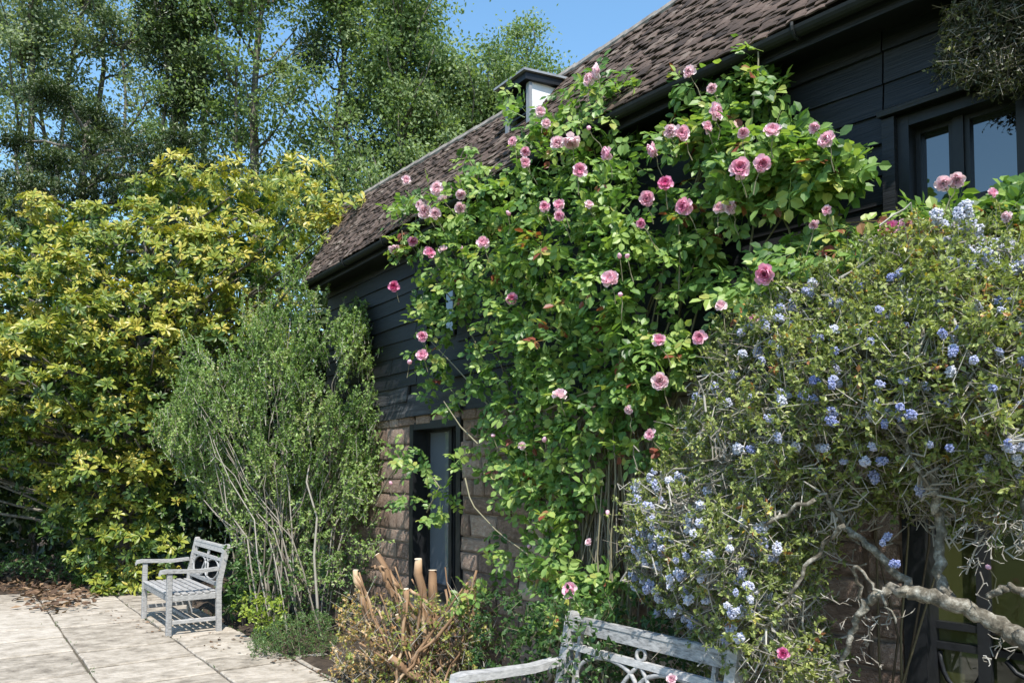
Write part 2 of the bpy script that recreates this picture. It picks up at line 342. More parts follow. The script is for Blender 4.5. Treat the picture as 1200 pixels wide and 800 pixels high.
# soil of the bed along the barn and under the trees, gently uneven
g = Geo(); tt = np.arange(-3, 16.1, 0.25); nn = np.concatenate([np.arange(2.40, 4.0, 0.16), [4.6]])
V = []
for t in tt:
    for j, n_ in enumerate(nn):
        V.append(bed(n_, t, 0.012 + (0.035 * rng.random() if 0 < j else -0.03)))
k = len(nn); F = [(i * k + j, (i + 1) * k + j, (i + 1) * k + j + 1, i * k + j + 1)[::-1] for i in range(len(tt) - 1) for j in range(k - 1)]
g.add(V, F); structure(g.build('planting_bed', M_soil, smooth=True))
g = Geo(); V = []; ta = np.arange(12.6, 26, 0.5); na = np.arange(-12, 2.5, 0.45)
for t in ta:
    for n_ in na: V.append(bed(n_, t, 0.0 + 0.04 * rng.random()))
k = len(na); F = [(i * k + j, (i + 1) * k + j, (i + 1) * k + j + 1, i * k + j + 1)[::-1] for i in range(len(ta) - 1) for j in range(k - 1)]
g.add(V, F); structure(g.build('woodland_floor', M_soil, smooth=True))

# paving: mortar sheet and single flags
g = Geo(); q = [bed(0.06, -2.2, -0.012), bed(2.47, -2.2, -0.012), bed(2.47, 12.9, -0.012), bed(0.06, 12.9, -0.012)]
q = [bed(0.05, -2.2, -0.012)] + q[1:3] + [bed(0.05, 12.9, -0.012)]
g.add(q, [(3, 2, 1, 0)]); paving = structure(g.build('paving', M_joint))
cols = [(-2.55, -1.75), (-1.75, -0.82), (-0.82, 0.06), (0.06, 0.95), (0.95, 1.81), (1.81, 2.46), (2.46, 2.78)]
cuts = {3: [12.7, 11.8, 10.9, 9.62, 8.95, 8.2, 7.2, 6.5, 5.95, 5.05, 4.0], 4: [12.9, 12.0, 11.2, 10.3, 9.5, 8.62, 8.05, 7.35, 6.6, 5.7, 4.6, 3.9], 5: [11.9, 11.0, 9.9, 8.9, 8.25, 7.7, 7.1, 6.62, 5.85, 4.9, 4.1]}
for ci, (n0, n1) in enumerate(cols):
    if ci < 3: continue
    if ci == 6: cuts[6] = [6.75, 6.1, 5.3, 4.6]
    ts = sorted(cuts.get(ci, [11.3]))
    while ts[0] > -2 and ci < 6: ts.insert(0, ts[0] - random.uniform(0.6, 1.25))
    if ci not in cuts:
        ts = [-2.1]
        while ts[-1] < 12.3: ts.append(ts[-1] + random.uniform(0.6, 1.25))
    for t0, t1 in zip(ts[:-1], ts[1:]):
        gp = 0.009; h = random.uniform(-0.008, 0.01); per = []
        # ring of points round the flag, slightly ragged
        A = [(n0 + gp, t0 + gp * 2.5), (n1 - gp, t0 + gp * 2.5), (n1 - gp, t1 - gp * 2.5), (n0 + gp, t1 - gp * 2.5)]
        for a, b in zip(A, A[1:] + A[:1]):
            for s in (0, 0.33, 0.66):
                per.append((a[0] + (b[0] - a[0]) * s + random.uniform(-.007, .007), a[1] + (b[1] - a[1]) * s + random.uniform(-.007, .007)))
        c = ((n0 + n1) / 2, (t0 + t1) / 2); m = len(per); V = []
        tl = (random.uniform(-.004, .004), random.uniform(-.004, .004))
        for sc_, z in ((1.0, -0.03), (1.0, 0.004), (0.972, 0.013)):
            for p in per: V.append(bed(c[0] + (p[0] - c[0]) * sc_, c[1] + (p[1] - c[1]) * sc_, z + h + (tl[0] * (p[0] - c[0]) + tl[1] * (p[1] - c[1]) if z > 0 else 0)))
        F = [(r * m + j, r * m + (j + 1) % m, (r + 1) * m + (j + 1) % m, (r + 1) * m + j) for r in range(2) for j in range(m)] + [tuple(2 * m + j for j in range(m))]
        g = Geo(); g.add(V, F, 0.5); g.build('flagstone', M_slab, paving)

# ================================================================== BARN
barn = thing('barn', tuple(wall(5.0)[0] + np.array([0.6, 0.45, 0])), 'old black weatherboarded barn with red-brown stone base and steep tiled roof', 'barn')
T_END = 8.42; T_START = -2.4; H_STONE = 2.19; H_EAVE = 3.86; EAVE_OFF = 0.28
def zt(px, py, off=0.0): p = at_wall(px, py, off)[0]; return float(pix_t(px, off)[0]), float(p[2])
# openings (t0, t1, z0, z1)
def opening(x0, x1, ya, yb):
    t0 = float(pix_t(x1)[0]); t1 = float(pix_t(x0)[0]); return t0, t1, float(at_wall((x0 + x1) / 2, yb)[0, 2]), float(at_wall((x0 + x1) / 2, ya)[0, 2])
OP_slit = opening(482, 541, 492, 700)
OP_up = opening(506, 534, 332, 396)
OP_win = (float(pix_t(1200)[0]) - 0.06, float(pix_t(1064)[0]), 2.82, 3.33)
OP_door = (-1.05, float(pix_t(1056)[0]), 0.03, 2.08)
def strip(g, ta, tb, rows, r=0.5, step=0.25):
    """surface following the wall between ta and tb; rows = list of (off, z), closed loop -> solid with caps"""
    ts = np.linspace(ta, tb, max(2, int(abs(tb - ta) / step) + 2)); k = len(rows); V = []
    for t in ts:
        for o, z in rows: V.append(wall(t, o, z)[0])
    F = [(i * k + j, i * k + (j + 1) % k, (i + 1) * k + (j + 1) % k, (i + 1) * k + j) for i in range(len(ts) - 1) for j in range(k)]
    F += [tuple(range(k))[::-1], tuple((len(ts) - 1) * k + j for j in range(k))]
    g.add(V, F, r)
def rect_strip(g, ta, tb, o0, o1, z0, z1, r=0.5): strip(g, ta, tb, [(o0, z0), (o1, z0), (o1, z1), (o0, z1)], r)
# backing wall pieces (mortar below, dark timber above), cut round the openings
def cutwall(name, z0, z1, o0, o1, mat, ops):
    g = Geo(); ts = sorted({T_START, T_END} | {x for o in ops for x in o[:2] if T_START < x < T_END})
    for a, b in zip(ts[:-1], ts[1:]):
        zs = [(z0, z1)]
        for o in ops:
            if o[0] < (a + b) / 2 < o[1]:
                new = []
                for u, v in zs:
                    if o[2] > u: new.append((u, min(v, o[2])))
                    if o[3] < v: new.append((max(u, o[3]), v))
                zs = new
        for u, v in zs:
            if v - u > 0.01: rect_strip(g, a, b, o0, o1, u, v)
    return g.build(name, mat, barn)
ops_all = [OP_slit, OP_up, OP_win, OP_door]
base_wall = cutwall('stone_wall', -0.02, H_STONE, -0.3, -0.01, M_mortar, [OP_slit, OP_door])
cutwall('timber_wall', H_STONE, H_EAVE + 0.05, -0.2, -0.004, M_tar, [OP_up, OP_win, (OP_slit[0], OP_slit[1], OP_slit[2], OP_slit[3])])
# end and rear walls, dark room
g = Geo(); e = [wall(T_END, 0.0)[0], wall(T_END, -3.3)[0]]
for (a, b) in ((e[0], e[1]), (e[1], wall(T_START, -3.3)[0])):
    dd = unit(b - a); nv = np.array([dd[1], -dd[0], 0]) * 0.1
    V = [a, b, b + nv, a + nv]; V = [v + np.array([0, 0, z]) for z in (-0.02, 3.9) for v in V]
    g.add(V, [(0, 1, 2, 3), (7, 6, 5, 4), (0, 4, 5, 1), (1, 5, 6, 2), (2, 6, 7, 3), (3, 7, 4, 0)])
g.build('end_wall', M_tar, barn)
# stones
stone_meshes = []; stone_src = []; gst = Geo()
for v in range(9):
    g = Geo(); k = 3; V = []; 
    ring0 = [(-.5, -.5), (0, -.5), (.5, -.5), (.5, 0), (.5, .5), (0, .5), (-.5, .5), (-.5, 0)]
    for sc_, y in ((1.0, 0.0), (0.97, 0.55), (0.8, 1.0)):
        for (x, z) in ring0: V.append((x * sc_ + random.uniform(-.035, .035), -y + random.uniform(-.12, .12) * (y > 0), z * sc_ + random.uniform(-.05, .05)))
    V.append((0, -1.12, 0)); F = [(r * 8 + j, r * 8 + (j + 1) % 8, (r + 1) * 8 + (j + 1) % 8, (r + 1) * 8 + j) for r in range(2) for j in range(8)] + [(16 + j, 16 + (j + 1) % 8, 24) for j in range(8)]
    stone_src.append((np.array(V), F)); g.add(V, F, 0.5); stone_meshes.append(g.mesh('stone', M_stone, True))
z = 0.0
while z < H_STONE - 0.06:
    h = random.uniform(0.11, 0.19); h = min(h, H_STONE - z)
    t = -0.3 + random.uniform(0, .3)
    while t < T_END:
        w = random.uniform(0.16, 0.44); w = min(w, T_END - t)
        a, b = t, t + w; t += w
        blocked = False
        for o in (OP_slit, OP_door):
            if z + h * .5 > o[2] and z + h * .5 < o[3]:
                if a >= o[0] - .03 and b <= o[1] + .03: blocked = True
                elif a < o[0] < b: b = o[0]
                elif a < o[1] < b: a = o[1]
        if blocked or b - a < 0.07: continue
        c = (a + b) / 2; d_, n_ = wall_dir(c); p = wall(c, 0.0, z + h / 2)[0]
        M = np.eye(4); M[:3, 0] = -d_ * (b - a - .016); M[:3, 1] = n_ * random.uniform(.012, .028); M[:3, 2] = np.array([0, 0, h - .016]); M[:3, 3] = p
        if 2.7 < c < 4.6:
            me_ = random.choice(stone_src); gst.add(me_[0] @ M[:3, :3].T + M[:3, 3], me_[1], random.random())
        else: link('stone', random.choice(stone_meshes), base_wall, M=Matrix(M.tolist()))
    z += h
gst.build('stones', M_stone, base_wall, 'stuff', smooth=True)
# weatherboards: every course in lengths, each a board of its own
BH = 0.15; zb = H_STONE - 0.015; ci = 0
joints = [T_START, float(pix_t(1046)[0]), 3.9, 6.3, T_END + 0.02]
while zb < H_EAVE - 0.02:
    js = [joints[0]] + [j + random.choice((-.9, -.5, 0, 0.02, .5)) * (0.0 if i == 0 else 1) for i, j in enumerate(joints[1:-1])] + [joints[-1]]
    if ci < 2: js = [T_START, 1.0, 3.6, OP_slit[0] - .04, OP_slit[1] + .03, T_END + .02]
    for a, b in zip(js[:-1], js[1:]):
        segs = [(a, b)]
        for o in ((OP_up[0] - .05, OP_up[1] + .05, OP_up[2] - .04, OP_up[3] + .04), (OP_win[0] - .06, OP_win[1] + .06, OP_win[2] - .04, OP_win[3] + .06)):
            if zb + BH * .8 > o[2] and zb + .02 < o[3]:
                new = []
                for u, v in segs:
                    if o[0] > u: new.append((u, min(v, o[0])))
                    if o[1] < v: new.append((max(u, o[1]), v))
                segs = [(u, v) for u, v in new if v - u > 0.03]
        for u, v in segs:
            if ci < 2 and u > OP_slit[0] - .1 and v < OP_slit[1] + .1: continue
            g = Geo(); ts = np.linspace(u + .004, v - .004, max(3, int((v - u) / 0.22))); k = 4; V = []
            w1, w2 = random.uniform(-.006, .006), random.uniform(-.006, .006)
            for i, t in enumerate(ts):
                s = i / (len(ts) - 1); dz = w1 * (1 - s) + w2 * s + 0.003 * math.sin(t * 5 + ci); br = 0.034 + 0.005 * math.sin(t * 3.1 + ci * 2) + (0.012 * math.sin(t * 9) if ci < 2 else 0)
                top = min(zb + BH + .03, H_EAVE + .02)
                for o, zz in ((0.004, zb + dz), (br, zb + dz), (0.014, top + dz), (0.002, top + dz)): V.append(wall(t, o, zz)[0])
            F = [(i * k + j, i * k + (j + 1) % k, (i + 1) * k + (j + 1) % k, (i + 1) * k + j) for i in range(len(ts) - 1) for j in range(k)] + [(0, 1, 2, 3)[::-1], tuple((len(ts) - 1) * k + j for j in range(4))]
            g.add(V, F, rng.random()); g.build('weatherboard', M_grey_board if (ci < 2 and u > OP_slit[1]) else M_tar, barn)
    zb += BH; ci += 1
# flashing board over the tall slit window
g = Geo(); strip(g, OP_slit[0] - .05, OP_slit[1] + .025, [(0.004, H_STONE + .02), (0.06, H_STONE - .015), (0.02, H_STONE + .2), (0.004, H_STONE + .2)], 0.5); g.build('window_head_board', M_grey_board, barn)

def window(name, op, frame_w, mull=(), bars=(), depth=0.12, head=False, mw=0.035):
    """frame set in the wall; parts: frame pieces, panes"""
    t0, t1, z0, z1 = op
    g = Geo()
    rect_strip(g, t0, t0 + frame_w, -depth - .02, 0.02, z0, z1); rect_strip(g, t1 - frame_w, t1, -depth - .02, 0.02, z0, z1)
    rect_strip(g, t0 + frame_w, t1 - frame_w, -depth - .02, 0.018, z1 - frame_w, z1); rect_strip(g, t0 + frame_w, t1 - frame_w, -depth - .02, 0.03, z0, z0 + frame_w)
    w = g.build(name, M_frame, barn)
    ms = [t0 + frame_w] + list(mull) + [t1 - frame_w]
    for m in mull:
        g = Geo(); rect_strip(g, m - mw / 2, m + mw / 2, -depth, -depth + .05, z0 + frame_w, z1 - frame_w); g.build('mullion', M_frame, w)
    for a, b in zip(ms[:-1], ms[1:]):
        a2 = a + (mw / 2 if a in mull else 0); b2 = b - (mw / 2 if b in mull else 0)
        for bz in bars:
            g = Geo(); rect_strip(g, a2, b2, -depth + .003, -depth + .043, bz - .016, bz + .016); g.build('glazing_bar', M_frame, w)
        zz = [z0 + frame_w] + list(bars) + [z1 - frame_w]
        for p, q in zip(zz[:-1], zz[1:]):
            lo = p + (.016 if p in bars else 0); hi = q - (.016 if q in bars else 0)
            # sash round each light
            g = Geo(); s_ = 0.022
            if not bars:
                rect_strip(g, a2, a2 + s_, -depth + .002, -depth + .032, lo, hi); rect_strip(g, b2 - s_, b2, -depth + .002, -depth + .032, lo, hi)
                rect_strip(g, a2 + s_, b2 - s_, -depth + .002, -depth + .03, lo, lo + s_); rect_strip(g, a2 + s_, b2 - s_, -depth + .002, -depth + .03, hi - s_, hi)
                g.build('sash', M_frame, w)
            g = Geo(); rect_strip(g, a2, b2, -depth - .004, -depth + .004, lo, hi); g.build('pane', M_glass, w)
    return w
M_pane = M_glass; M_glass = glass_mat('pale_glass', (0.1, 0.115, 0.135), 1.7)  # slit panes: their pale grey-blue look is put into the base colour
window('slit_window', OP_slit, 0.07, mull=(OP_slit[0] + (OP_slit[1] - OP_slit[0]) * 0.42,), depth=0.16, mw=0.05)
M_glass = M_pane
window('loft_window', OP_up, 0.03, depth=0.06)
wm = (float(pix_t(1137, -0.08)[0]),)
w = window('casement_window', OP_win, 0.05, mull=wm, depth=0.10, mw=0.045)
g = Geo(); strip(g, OP_win[0] - .08, OP_win[1] + .07, [(0.003, OP_win[3] + .02), (0.085, OP_win[3] + .005), (0.09, OP_win[3] + .03), (0.003, OP_win[3] + .075)]); g.build('drip_board', M_tar, w)
g = Geo(); rect_strip(g, OP_win[1] + .001, OP_win[1] + .058, 0.003, 0.06, OP_win[2] - .05, OP_win[3] + .0); g.build('casing', M_tar, w)
g = Geo(); rect_strip(g, OP_win[0] - .07, OP_win[1] + .07, 0.003, 0.09, OP_win[2] - .09, OP_win[2] - .045); g.build('window_sill', M_tar, w)
dm = (float(pix_t(1150, -0.1)[0]), -0.45)
zb1 = float(at_wall(1110, 733, -0.1)[0, 2]); zb2 = float(at_wall(1110, 757, -0.1)[0, 2])
M_glass = glass_mat('door_glass', (0.045, 0.05, 0.018), 1.8)  # olive base colour stands in for the garden's green reflection in the panes
dw = window('glazed_door', OP_door, 0.10, mull=dm, bars=(0.42, zb2, zb1, 1.42), depth=0.14, mw=0.05)
M_glass = M_pane
for ta, tb in ((dm[0], OP_door[1] - .1), (dm[1], dm[0])):      # solid arc added for the bench rings' reflection in the glass
    th = np.linspace(math.pi, 2 * math.pi, 12); P = [wall((ta + tb) / 2 + (tb - ta) * .46 * math.cos(a), -0.115, zb2 - .03 + 0.17 * math.sin(a))[0] for a in th]
    g = Geo(); g.tube(P, 0.012, 5); g.build('reflection_arc', M_frame, dw, smooth=True)

# roof: bilinear sheet between the eave and a slightly sagging ridge
RN = 4.13
def eave(t): return wall(t, EAVE_OFF, H_EAVE + 0.012 * np.sin(np.asarray(t) * 1.3))[0]
def ridge(t): return bed(RN, t, float(np.interp(t, [0, 4, 5.8, 7.5, 9.6], [5.0, 5.01, 5.03, 5.12, 5.22])))
def roofp(s, v):                          # s 0..1 along, v 0..1 up
    te = -2.4 + s * (8.56 + 2.4); tr = -2.4 + s * (9.55 + 2.4); return eave(te) * (1 - v) + ridge(tr) * v
S_ = np.linspace(0, 1, 40); V = [roofp(s, v) - np.array([0, 0, 0.05]) for s in S_ for v in np.linspace(0, 1, 5)]
g = Geo(); F = [(i * 5 + j, (i + 1) * 5 + j, (i + 1) * 5 + j + 1, i * 5 + j + 1) for i in range(39) for j in range(4)]; g.add(V, F)
b0 = len(V); V2 = []
for s in S_: V2 += [ridge(-2.4 + s * 11.95) - np.array([0, 0, .03]), bed(7.0, -2.4 + s * 11.4, 3.75)]
g.add(V2, [(i * 2, (i + 1) * 2, (i + 1) * 2 + 1, i * 2 + 1) for i in range(39)])
roof = g.build('roof', M_tile, barn)
# verge board and gable filling at the far end
g = Geo(); P = [roofp(1, v) + np.array([0, 0, -.07]) for v in (0, .5, 1)]; g.tube(P, 0.05, 4); g.build('bargeboard', M_tar, roof)
g = Geo(); a, b, c = wall(T_END, -0.0, 3.8)[0], bed(RN, 8.9, 5.0), bed(6.9, T_END, 3.75); g.add([a, b, c, a + D * .05, b + D * .05, c + D * .05], [(0, 1, 2), (5, 4, 3), (0, 3, 4, 1), (1, 4, 5, 2)]); g.build('gable_infill', M_tar, barn)
# clay tiles
tile_meshes = []
def tile_geo(g, Fm=None):
    k = 4; V = []; w, l, th = 0.104, 0.11, 0.009
    for j, y in enumerate((0, l)):
        for i in range(k):
            x = (i / (k - 1) - .5) * w; cz = 0.004 * (1 - (2 * x / w) ** 2) + random.uniform(-.003, .003)
            V.append((x, y, cz + (0.012 if j == 0 else 0.0)))
    V += [(v[0], v[1], v[2] - th) for v in V]
    F = [(i, i + 1, k + i + 1, k + i) for i in range(k - 1)] + [(2 * k + i, i * 1 + 0 + 0, 0, 0) for i in range(0)]
    F += [(2 * k + i, 2 * k + i + 1, i + 1, i) for i in range(k - 1)] + [(0, k, 3 * k, 2 * k), (k - 1, 3 * k - 1, 4 * k - 1, 2 * k - 1)]
    return np.array(V), F
tile_tm = [tile_geo(None) for _ in range(7)]
for tv, tf in tile_tm:
    g = Geo(); g.add(tv, tf, 0.5); tile_meshes.append(g.mesh('roof_tile', M_tile, False))
NR = 29; TW = 0.105; slots = []
for r_ in range(NR):
    v = r_ / NR * 0.985
    ns = int(11.2 / TW)
    for i in range(ns + 1):
        s = (i + (0.5 if r_ % 2 else 0) + random.uniform(-.04, .04)) / (ns + 1)
        if 0 < s < 1: slots.append((s, v, r_))
vis = []
for (s, v, r_) in slots:
    p = roofp(s, v); px = 600 + 900 * p[0] / max(p[1], .1); py = HORIZON - (p[2] - EYE) * 900 / max(p[1], .1)
    vis.append(p[1] if (-20 < px < 1250 and py > -30) else 1e3 + p[1])
order = np.argsort(vis); near = set(order[:300].tolist()); gt = Geo()
for i, (s, v, r_) in enumerate(slots):
    p = roofp(s, v); xx = unit(roofp(min(s + .01, 1), v) - roofp(max(s - .01, 0), v)); up = unit(roofp(s, min(v + .05, 1)) - roofp(s, v - .05 if v > .9 else v)) 
    xx = -xx; zz = unit(np.cross(xx, up)); rot = random.uniform(-.05, .05); lift = random.uniform(-.004, .012)
    x2 = xx * math.cos(rot) + up * math.sin(rot); y2 = np.cross(zz, x2); tilt = random.uniform(-.05, .06); y2 = unit(y2 + zz * tilt); z2 = np.cross(x2, y2)
    kx = random.uniform(.92, 1.02); Fm = np.stack([x2 * kx, y2, z2]); q = p + zz * (lift + 0.004) - up * random.uniform(.0, .02)
    m = random.randrange(7)
    if i in near: link('roof_tile', tile_meshes[m], roof, M=mat4(Fm, q))
    else: gt.add(tile_tm[m][0] @ Fm + q, tile_tm[m][1], random.random())
gt.build('roof_tiles', M_tile, roof, 'stuff')
# ridge tiles
for i in range(38):
    a = ridge(9.55 - i * .3); b = ridge(9.55 - i * .3 - .31); g = Geo(); g.tube([a + [0, 0, -.02], b + [0, 0, -.012]], 0.055, 8, random.random()); g.build('ridge_tile', M_ridge, roof)
# fascia, gutter and brackets
g = Geo(); strip(g, T_START, 8.5, [(0.0, H_EAVE - .075), (EAVE_OFF - .05, H_EAVE - .085), (EAVE_OFF - .05, H_EAVE - .07), (0.0, H_EAVE - .06)]); strip(g, T_START, 8.5, [(EAVE_OFF - .06, H_EAVE - .12), (EAVE_OFF - .035, H_EAVE - .12), (EAVE_OFF - .035, H_EAVE - .0), (EAVE_OFF - .06, H_EAVE - .0)]); g.build('fascia', M_tar, barn)
g = Geo(); gr = 0.042; rows = [(EAVE_OFF + .02 + gr * math.cos(a), H_EAVE - .045 + gr * math.sin(a)) for a in np.linspace(0, -math.pi, 9)]; rows += [(EAVE_OFF + .02 + (gr - .006) * math.cos(a), H_EAVE - .043 + (gr - .006) * math.sin(a)) for a in np.linspace(-math.pi, 0, 9)]
strip(g, T_START, 8.54, rows); gut = g.build('gutter', M_gutter, barn, smooth=False)
for px in (452, 405, 560, 700, 946, 1150):
    t = float(pix_t(px, EAVE_OFF)[0]); d_, n_ = wall_dir(t); P = [wall(t, EAVE_OFF + .02 + (gr + .006) * math.cos(a), H_EAVE - .045 + (gr + .006) * math.sin(a))[0] for a in np.linspace(.35, -math.pi, 10)]
    g = Geo(); g.tube(P, 0.009, 5); g.build('gutter_bracket', M_gutter, gut)
# vent dormer
n0, n1, t0, t1 = 3.68, 4.27, 4.84, 5.15
def bbox(g, a, b, r=.5):
    V = [bed(n_, t, z) for z in (a[2], b[2]) for (n_, t) in ((a[0], a[1]), (b[0], a[1]), (b[0], b[1]), (a[0], b[1]))]
    g.add(V, [(0, 1, 2, 3), (7, 6, 5, 4), (0, 4, 5, 1), (1, 5, 6, 2), (2, 6, 7, 3), (3, 7, 4, 0)], r)
g = Geo(); bbox(g, (n0 + .02, t0, 4.3), (n1, t0 + .02, 4.83)); bbox(g, (n0 + .02, t1 - .02, 4.3), (n1, t1, 4.83)); dorm = g.build('vent_dormer', M_white, roof)
g = Geo(); bbox(g, (n0, t0 - .012, 4.36), (n0 + .03, t0 + .03, 4.8)); bbox(g, (n0, t1 - .03, 4.36), (n0 + .03, t1 + .012, 4.8)); bbox(g, (n0, t0 + .03, 4.36), (n0 + .03, t1 - .03, 4.42)); g.build('dormer_frame', M_lead, dorm)
g = Geo(); bbox(g, (n0 + .1, t0 + .02, 4.36), (n0 + .11, t1 - .02, 4.8)); g.build('dormer_back', M_frame, dorm)
for i in range(6):
    z = 4.44 + i * .06; g = Geo(); V = [bed(n0 + .012, t0 + .03, z), bed(n0 + .012, t1 - .03, z), bed(n0 + .07, t1 - .03, z + .04), bed(n0 + .07, t0 + .03, z + .04)]; V += [v + np.array([0, 0, .012]) for v in V]
    g.add(V, [(3, 2, 1, 0), (4, 5, 6, 7), (0, 1, 5, 4), (1, 2, 6, 5), (2, 3, 7, 6), (3, 0, 4, 7)]); g.build('louvre', M_frame, dorm)
g = Geo(); V = [bed(a, b, c) for c0 in (0.02, .075) for (a, b, c) in ((n0 - .05, t0 - .03, 4.78 + c0), (n1 + .02, t0 - .05, 4.86 + c0), (n1 + .02, t1 + .06, 4.86 + c0), (n0 - .05, t1 + .05, 4.78 + c0))]
g.add(V, [(0, 1, 2, 3), (7, 6, 5, 4), (0, 4, 5, 1), (1, 5, 6, 2), (2, 6, 7, 3), (3, 7, 4, 0)]); g.build('dormer_fascia', M_frame, dorm)
g = Geo(); V = [bed(a, b, c) for c0 in (.077, .095) for (a, b, c) in ((n0 - .08, t0 - .05, 4.78 + c0), (n1 + .03, t0 - .07, 4.86 + c0), (n1 + .03, t1 + .08, 4.86 + c0), (n0 - .08, t1 + .07, 4.78 + c0))]
g.add(V, [(0, 1, 2, 3), (7, 6, 5, 4), (0, 4, 5, 1), (1, 5, 6, 2), (2, 6, 7, 3), (3, 7, 4, 0)]); g.build('dormer_roof', M_lead, dorm)

# ================================================================== TREES BEHIND
def poplar(base_px, Y, top, half_w, lean, mat, label, nclump, per, seed_h=2.2, size=0.145, cl_r=0.55, forks=3, extra=None, barkmat=M_bark):
    """tall tree: trunk with forked limbs, leaf clumps hung along rising branches"""
    b = at_depth(base_px, HORIZON, Y)[0]; b[2] = -0.05
    t = thing('poplar_tree', tuple(b), label, 'tree', 'tall trees beyond the barn')
    gb = Geo(); gl = Geo(); tops = []
    for f in range(forks):
        tx = b + np.array([lean * top + rng.normal() * half_w * .35 * (f > 0), rng.normal() * .5 * (f > 0), top * (1 - .12 * f)])
        P = curve(b + np.array([0, 0, 0]), tx, n=9, wob=.14); P[:3, :2] = b[:2] + (P[:3, :2] - b[:2]) * .3
        gb.tube(P, np.linspace(.2, .03, 9) * (1 if f == 0 else .75), 7, 0.5, jit=.1); tops.append(P)
    C = []
    for i in range(nclump):
        P = tops[i % forks]; k = rng.random() ** .8; h = seed_h + (top - seed_h) * k; s = np.interp(h, P[:, 2], np.arange(len(P))); j = int(min(s, len(P) - 2)); p = P[j] + (P[j + 1] - P[j]) * (s - j)
        prof = half_w * (0.55 + .45 * math.sin(math.pi * min(1, (h / top) ** .9))) * (1 - max(0, (h / top - .86)) * 3.0)
        a = rng.random() * 2 * math.pi; rr = prof * math.sqrt(rng.random()) ; e = p + np.array([math.cos(a) * rr, math.sin(a) * rr, .5 + rr * .8])
        Q = curve(p, e, n=5, wob=.08, up=np.array([0, 0, -.25])); gb.tube(Q, np.linspace(.045, .012, 5), 5, 0.5); C.append(e)
        if rr > .8: C.append(Q[2] + rng.normal(size=3) * .15)
    C = np.array(C); m = len(C); cs = cl_r * (.6 + .8 * rng.random(m)); tone = rng.random(m)
    idx = np.repeat(np.arange(m), per); P = rng.normal(size=(len(idx), 3)) * np.array([.85, .85, .55]) * cs[idx][:, None] + C[idx]
    X = unit(rng.normal(size=P.shape) + np.array([0, 0, -.3])); Z = unit(rng.normal(size=P.shape) * .7 + SUN * .9)
    gl.scatter(T_diamond, P, frames(X, Z), size * (.55 + .6 * rng.random(len(P))), np.clip(tone[idx] * .5 + rng.random(len(P)) * .5, 0, 1))
    gb.build('trunk', barkmat, t, smooth=True); gl.build('crown', mat, t, 'stuff')
    if extra:
        for (px, py, r) in extra:
            c = at_depth(px, py, Y - .2)[0]; n = int(1500 * r * r / .5); gg = Geo(); P = unit(rng.normal(size=(n, 3))) * (r * rng.random((n, 1)) ** .4) + c
            gg.scatter(T_narrow, P, frames(unit(rng.normal(size=P.shape) + unit(P - c)), rng.normal(size=P.shape)), np.full(n, .16), rng.random(n) * .7); gg.build('mistletoe', L_dark, t, 'stuff')
    return t
poplar(20, 23, 19.5, 2.5, .01, L_pale, 'tall poplar with pale grey-green leaves standing farthest from the barn', 66, 240, cl_r=.4)
poplar(112, 25, 20.5, 2.3, -.015, L_pale, 'pale leaved poplar with a slanting bare trunk showing through its crown', 58, 240, cl_r=.4)
poplar(188, 22, 20, 1.7, .0, L_pop, 'tall poplar whose upright trunk carries dark mistletoe clumps', 50, 250, cl_r=.4, extra=[(190, 25, .75), (186, 62, .6), (222, 85, .6), (236, 15, .55), (206, 118, .55), (226, 112, .4), (60, 115, .5)])
poplar(226, 24, 20, 1.8, .008, L_pale, 'poplar forking into grey limbs with sky between them', 30, 240, cl_r=.4, forks=4)
poplar(300, 23, 20.5, 2.0, .0, L_pop, 'poplar with a straight bare lower trunk and thin green crown', 46, 250, cl_r=.4, extra=[(368, 60, .6)])
poplar(385, 24, 21, 2.1, .0, L_pop, 'dense mid-green poplar rising behind the yellow magnolia top', 98, 260, cl_r=.42)
poplar(462, 22.5, 16.6, 2.2, .012, L_pop, 'broad dense green poplar rising just past the barn gable', 165, 260, cl_r=.42)
poplar(503, 26, 16.3, 1.5, .0, L_pop, 'slim green poplar with ragged top against the sky beside the roof', 100, 250, cl_r=.42)
poplar(618, 27, 17.0, 2.0, .0, L_pop, 'rounded poplar top showing above the small vent dormer', 165, 270, cl_r=.42)
poplar(702, 33, 18.6, .9, .0, L_pop, 'small distant poplar tip peeping over the roof slope', 26, 160, cl_r=.4)

